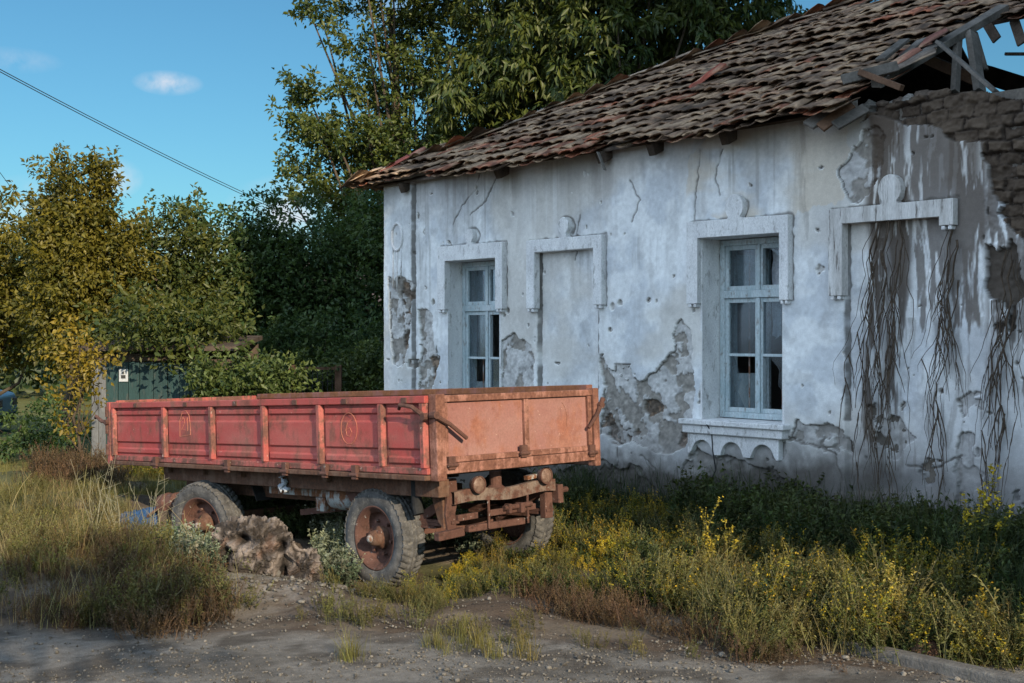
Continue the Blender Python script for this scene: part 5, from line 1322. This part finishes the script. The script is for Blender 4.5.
# ------------------------------------------------------------------ weeds and grass
def ribbon(path, w, side):
    path = np.array(path); n = len(path); ww = w*np.linspace(1, .35, n)[:, None]
    V = np.concatenate([path-side*ww, path+side*ww]); i = np.arange(n-1)
    return V, np.stack([i, i+1, i+1+n, i+n], -1)
def weed_template(seed, stems, hmin, hmax, nleaf, ll, lw, c_stem, c_leaf, c_top, topfrac, lean=.35, spread=.06, flowers=0, c_fl=None, fsize=.008, branch=2):
    rng = np.random.default_rng(seed); VV, F4, F3, CC, k = [], [], [], [], 0
    for s in range(stems):
        h = rng.uniform(hmin, hmax); a = rng.uniform(0, 6.28); l = rng.uniform(.05, lean)
        b0 = np.array([rng.normal(0, spread), rng.normal(0, spread), 0.])
        tip = b0 + np.array([math.cos(a)*l*h, math.sin(a)*l*h, h*(1-.3*l)])
        segs = [(b0, tip, 1.0, 0.0)]
        for _ in range(branch):
            t = rng.uniform(.3, .75); p = b0*(1-t)+tip*t; a2 = rng.uniform(0, 6.28); lb = h*rng.uniform(.25, .45)
            segs.append((p, p+np.array([math.cos(a2)*lb*.45, math.sin(a2)*lb*.45, lb*.85]), .7, t))
        for (p0, p1, fr_, t0) in segs:
            bend = np.array([rng.normal(0, .03), rng.normal(0, .03), 0])*h
            path = [p0*(1-t)+p1*t + bend*math.sin(t*math.pi) for t in np.linspace(0, 1, 5)]
            sd = unit(np.array([[rng.normal(), rng.normal(), 0]]))[0]
            v, f = ribbon(path, .0022, sd); VV.append(v); F4.append(f+k); k += len(v); CC.append(np.ones((len(v), 3))*np.array(c_stem)*rng.uniform(.7, 1.2))
            n = int(nleaf*fr_); t = rng.uniform(.12, 1, n); P = np.array([np.array(p0)*(1-x)+np.array(p1)*x + bend*math.sin(x*math.pi) for x in t])
            D = unit(rng.normal(size=(n, 3))*np.array([1, 1, .45]) + np.array([0, 0, .65])); Nr = unit(rng.normal(size=(n, 3))*.6+np.array([0, 0, 1]))
            Ln = ll*rng.uniform(.5, 1.3, n)*(1.15-.5*t); Wd = lw*rng.uniform(.6, 1.3, n)
            tt = np.clip(((t0+(1-t0)*t)-(1-topfrac))/max(topfrac, .01), 0, 1)
            cols = mix(np.ones((n, 3))*np.array(c_leaf), c_top, tt)*rng.uniform(.65, 1.3, (n, 1))
            v, f, c = leaves(P, D, Nr, Ln, Wd, cols); VV.append(v); F3.append(f+k); k += len(v); CC.append(c)
            if flowers:
                m_ = flowers; x = rng.uniform(.72, 1.02, m_); P = np.array([np.array(p0)*(1-q)+np.array(p1)*q for q in x]) + rng.normal(0, .008, (m_, 3))
                for _ in range(2):
                    D = unit(rng.normal(size=(m_, 3))); Nr = unit(rng.normal(size=(m_, 3))+np.array([0,-.4,.8]))
                    v, f, c = leaves(P, D, Nr, np.full(m_, fsize*1.6), np.full(m_, fsize*1.3), np.ones((m_, 3))*np.array(c_fl)*rng.uniform(.7, 1.2, (m_, 1)), .1)
                    VV.append(v); F3.append(f+k); k += len(v); CC.append(c)
    return np.concatenate(VV), (np.concatenate(F4) if F4 else np.zeros((0, 4), int)), np.concatenate(F3), np.concatenate(CC)
def grass_template(seed, n, hmin, hmax, w, spread, c0, c1, lean=.5):
    rng = np.random.default_rng(seed); VV, F4, CC, k = [], [], [], 0
    for _ in range(n):
        h = rng.uniform(hmin, hmax); a = rng.uniform(0, 6.28); l = rng.uniform(.1, lean); b0 = np.array([rng.normal(0, spread), rng.normal(0, spread), 0.])
        o = np.array([math.cos(a), math.sin(a), 0])
        path = [b0 + o*l*h*t**2 + np.array([0, 0, h*(t-.25*l*t*t)]) for t in np.linspace(0, 1, 5)]
        sd = np.array([-o[1], o[0], 0])*.7 + o*rng.normal(0, .4)
        v, f = ribbon(path, w*rng.uniform(.6, 1.2), sd); VV.append(v); F4.append(f+k); k += len(v)
        t = rng.random(); CC.append(np.ones((len(v), 3))*(np.array(c0)*(1-t)+np.array(c1)*t)*rng.uniform(.7, 1.2))
    return np.concatenate(VV), np.concatenate(F4), np.zeros((0, 3), int), np.concatenate(CC)
def scatter(name, temps, pts, smin, smax, label, cat, seed, tint=.25, lean=0.1, sfun=None):
    rng = np.random.default_rng(seed); VV, F4, F3, CC, k = [], [], [], [], 0
    for (x, y) in pts:
        V, f4, f3, c = temps[rng.integers(len(temps))]
        s = rng.uniform(smin, smax)*(sfun(x, y) if sfun else 1); a = rng.uniform(0, 6.28); ca, sa = math.cos(a), math.sin(a)
        hx_, hy_ = rng.normal(0, lean, 2)
        Q = np.stack([(V[:, 0]*ca-V[:, 1]*sa)*s + V[:, 2]*s*hx_, (V[:, 0]*sa+V[:, 1]*ca)*s + V[:, 2]*s*hy_, V[:, 2]*s*rng.uniform(.85, 1.15)], -1)
        Q += np.array([x, y, float(gz(x, y))-.01])
        VV.append(Q); F4.append(f4+k); F3.append(f3+k); k += len(V)
        CC.append(c*(1+tint*(rng.random(3)-.5)*np.array([1, .6, .6]))*rng.uniform(1-tint, 1+tint))
    o = npmesh(name, np.concatenate(VV), [np.concatenate(F4), np.concatenate(F3)], M['weed'], None, np.concatenate(CC))
    return tag(o, label, cat, kind='stuff')
def pts_in(pxpoly, n, seed, z=0., dens=None):
    """random ground points inside a ground polygon given by its picture corners"""
    poly = [onground(*p, z) for p in pxpoly]; rng = np.random.default_rng(seed); xs = [p[0] for p in poly]; ys = [p[1] for p in poly]
    out = []
    while len(out) < n:
        x, y = rng.uniform(min(xs), max(xs), 4000), rng.uniform(min(ys), max(ys), 4000)
        k_ = inpoly(x, y, poly)
        if dens is not None: k_ &= rng.random(4000) < dens(x, y)
        out += list(zip(x[k_], y[k_]))
    return out[:n]
YEL = [weed_template(300+i, 10, .10, .42, 17, .026, .008, (.17,.155,.055), (.068,.09,.02), (.215,.19,.028), .5, .5, .07, flowers=2, c_fl=(.36,.25,.016), fsize=.008) for i in range(6)]
YFL = [weed_template(310+i, 9, .12, .32, 14, .024, .009, (.16,.15,.05), (.075,.09,.018), (.24,.2,.025), .5, .5, .07, flowers=9, c_fl=(.40,.31,.022), fsize=.010) for i in range(4)]
GRNW = [weed_template(320+i, 10, .12, .34, 22, .034, .013, (.075,.08,.035), (.024,.045,.015), (.06,.075,.02), .4, .5, .06) for i in range(5)]
BRN = [weed_template(340+i, 12, .06, .30, 14, .018, .007, (.105,.068,.04), (.075,.047,.026), (.13,.083,.042), .5, .6, .07) for i in range(5)]
OLV = [weed_template(350+i, 12, .1, .3, 16, .022, .007, (.14,.125,.055), (.075,.078,.024), (.165,.145,.045), .5, .45, .05) for i in range(5)]
SIL = [weed_template(360+i, 8, .12, .3, 20, .032, .014, (.14,.15,.10), (.10,.13,.08), (.21,.235,.16), .4, .5, .05  ) for i in range(4)]
GRS = [grass_template(370+i, 34, .10, .30, .0028, .04, (.085,.085,.022), (.21,.175,.055)) for i in range(5)]
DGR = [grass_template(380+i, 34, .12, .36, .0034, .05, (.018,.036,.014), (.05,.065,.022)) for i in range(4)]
DRY = [grass_template(390+i, 26, .10, .34, .0022, .05, (.19,.155,.065), (.30,.24,.115), .6) for i in range(4)]
# yellow weed belt right of the trailer
hv = lambda x, y: float(.45+1.25*fbm2(x*1.9, y*1.9, 409, 3)**1.3)*(1-.75*math.exp(-((x+.05)/.7)**2-((y-9.5)/.8)**2))
clump = lambda x, y: .25+.75*sstep(.38,.55,fbm2(x*2.2, y*2.2, 401, 3))
A1 = [(436,588),(450,596),(500,600),(560,600),(640,606),(720,626),(790,650),(860,656),(940,660),(1040,674),(1060,640),(900,600),(800,572),(690,545),(560,534),(480,552)]
scatter('yellow_weeds', YEL, pts_in(A1, 310, 1, dens=clump), .45, 1.05, 'yellow flowering weeds between the road and the house wall', 'weeds', 2, lean=.22, sfun=hv)
scatter('green_weeds', GRNW, pts_in(A1, 210, 3)+pts_in([(430,548),(640,548),(700,520),(560,505),(470,520)], 170, 4), .6, 1.1, 'low green weeds under and behind the yellow ones', 'weeds', 5, sfun=hv)
scatter('olive_weeds', OLV, pts_in(A1, 190, 6)+pts_in([(640,600),(740,660),(860,656),(1024,674),(1024,650),(850,620),(700,590)], 130, 7), .6, 1.45, 'dry olive stalks among the yellow weeds', 'weeds', 8, lean=.25, sfun=hv)
scatter('brown_weeds', BRN, pts_in([(520,598),(640,606),(740,640),(860,676),(760,668),(640,632),(540,614)], 120, 70, dens=clump), .3, .8, 'low dry brown weeds along the front of the yellow ones', 'weeds', 71, lean=.25)
scatter('yellow_weeds', YEL, pts_in([(550,528),(700,540),(700,526),(560,516)], 90, 9), .5, .9, 'strip of yellow weeds lit close to the house wall', 'weeds', 10)
scatter('yellow_flowers', YFL, pts_in([(440,575),(470,582),(640,578),(690,562),(600,552),(470,560)], 80, 72, dens=clump), .4, .95, 'bright yellow flowers massed before the front axle of the trailer', 'flowers', 73, lean=.2, sfun=hv)
# shaded growth by the wall
A2 = [(690,545),(850,585),(1040,640),(1100,600),(1000,560),(850,536),(700,512)]
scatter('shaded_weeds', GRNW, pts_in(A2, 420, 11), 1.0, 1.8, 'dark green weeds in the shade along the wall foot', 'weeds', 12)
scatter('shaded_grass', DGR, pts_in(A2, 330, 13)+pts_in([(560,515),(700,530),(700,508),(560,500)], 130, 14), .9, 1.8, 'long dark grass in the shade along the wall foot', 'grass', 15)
# left: brown and olive dry growth
A3 = [(-60,540),(-60,628),(120,632),(215,628),(240,612),(205,596),(180,565),(100,545)]
scatter('brown_weeds', BRN, pts_in(A3, 380, 16, dens=clump), .35, .95, 'dry brown weeds on the low mound beside the road', 'weeds', 17, lean=.2, sfun=hv)
scatter('olive_weeds', OLV, pts_in(A3, 150, 60, dens=clump), .45, 1.2, 'olive stalks mixed into the dry brown weeds beside the road', 'weeds', 61, lean=.25, sfun=hv)
scatter('brown_weeds', BRN, pts_in([(100,590),(110,640),(190,642),(200,600)], 40, 18), .6, 1.2, 'clump of brown dry weeds at the road edge', 'weeds', 19, lean=.25)
A4 = [(-60,500),(-60,560),(110,572),(160,578),(178,556),(150,530),(90,510)]
scatter('olive_weeds', OLV, pts_in(A4, 270, 20, dens=clump)+pts_in([(110,585),(205,600),(200,585),(150,570)], 40, 21), .4, .9, 'olive yellow weeds in front of the sunken wheel', 'weeds', 22, lean=.2)
scatter('dry_grass', DRY, pts_in(A4, 120, 23)+pts_in(A3, 80, 24)+pts_in(A1, 90, 25), .7, 1.3, 'thin bleached grass stalks standing among the weeds', 'grass', 26, sfun=hv)
scatter('grass', GRS, pts_in([(-60,478),(-60,520),(120,520),(260,505),(330,500),(120,470)], 400, 27)+pts_in([(-80,470),(-80,480),(330,480),(400,472),(100,466)], 180, 28), .35, .75, 'sunlit yellow green grass behind the trailer', 'grass', 29, sfun=hv)
scatter('silver_herbs', SIL, pts_in([(165,560),(190,595),(214,598),(205,575)], 34, 30)+pts_in([(315,530),(330,580),(352,578),(345,535)], 44, 31)+pts_in([(420,540),(470,560),(480,545),(430,530)], 24, 32), .8, 1.3, 'pale silvery herbs around the trailer wheels', 'weeds', 33)
# low stuff round wheels, stump and on the road edge
scatter('olive_weeds', OLV, pts_in([(300,596),(440,612),(440,602),(350,600)], 40, 34)+pts_in([(280,625),(700,668),(720,650),(300,605)], 40, 35), .3, .7, 'low olive tufts at the road edge before the wheel', 'weeds', 36)
scatter('yellow_weeds', YEL, pts_in([(380,598),(440,610),(470,602),(430,592)], 14, 37), .3, .55, 'yellow weeds at the foot of the front wheel', 'weeds', 38)
scatter('grass', GRS, pts_in([(400,650),(470,668),(560,660),(470,640)], 26, 39)+pts_in([(330,660),(350,668),(360,655)], 6, 40), .35, .7, 'small grass tufts growing in the gravel', 'grass', 41)
scatter('yellow_weeds', YEL, pts_in([(120,482),(330,482),(330,474),(120,474)], 160, 42), .6, 1.0, 'yellow weeds lit behind the trailer below the shed', 'weeds', 43)
scatter('brown_weeds', BRN, pts_in([(30,500),(120,500),(110,482),(50,482)], 150, 44), .9, 1.4, 'brown leafy debris heap before the sapling', 'weeds', 45)
scatter('green_weeds', GRNW, pts_in([(160,530),(330,545),(560,520),(430,500),(200,505)], 260, 46), .7, 1.1, 'green weeds in the shade under the trailer', 'weeds', 47)
# single tall plants one can point to
def tall_plant(px_, py_, h, label, temp, seed):
    V, f4, f3, c = temp; x, y = onground(px_, py_)
    o = npmesh('tall_weed', V, [f4, f3], M['weed'], None, c); o.location = (x, y, float(gz(x, y))); tag(o, label, 'weed', 'tall weeds standing out'); return o
tall_plant(712, 590, .6, 'tall yellow flower spike in front of the shaded wall foot, below the big window', weed_template(501, 4, .45, .6, 40, .03, .012, (.2,.17,.05), (.15,.14,.03), (.32,.25,.03), .8, .15, .03, flowers=6, c_fl=(.4,.3,.03), fsize=.010), 1)
tall_plant(985, 612, .9, 'tall yellow tipped weed reaching up the wall beside the tangled creeper', weed_template(502, 4, .7, .95, 40, .045, .014, (.1,.1,.04), (.06,.08,.02), (.3,.24,.03), .4, .18, .03, flowers=10, c_fl=(.6,.45,.03), fsize=.012), 2)
tall_plant(900, 650, .6, 'branched golden weed right behind the kerb', weed_template(503, 5, .4, .62, 40, .03, .012, (.25,.2,.06), (.2,.17,.04), (.36,.28,.06), .6, .25, .04), 3)
for i, (px_, py_, h) in enumerate(((120,545,.62),(95,540,.66),(150,548,.55))):
    m = MB(); x, y = onground(px_, py_); rg = random.Random(60+i); z0 = float(gz(x, y))
    for s in range(5):
        a = rg.uniform(0, 6.28); l = rg.uniform(.1, .5); tip = Vector((x+math.cos(a)*l*h, y+math.sin(a)*l*h*.5, z0+h*rg.uniform(.7, 1.1)))
        p0 = Vector((x, y, z0)); mid = p0.lerp(tip, .5)+Vector((rg.gauss(0, .03), 0, .03)); m.tube([p0, mid, tip], [.0028, .002, .001], 4)
        for _ in range(4):
            t = rg.uniform(.35, .9); q = p0.lerp(tip, t); m.tube([q, q+Vector((rg.gauss(0, .09), rg.gauss(0, .05), rg.uniform(.02, .14)))], [.0016, .0008], 4)
    tag(m.build('dry_stalk', mottled('bleached_stalk', (.2,.19,.12), (.3,.28,.19), 9, .9) if i == 0 else bpy.data.materials['bleached_stalk']), ('bleached branching stalk below the rear corner of the trailer', 'bleached stalk farthest from the trailer, before the brown debris', 'bleached stalk in front of the blue tarp heap')[i], 'dry stalk', 'bleached dry stalks')
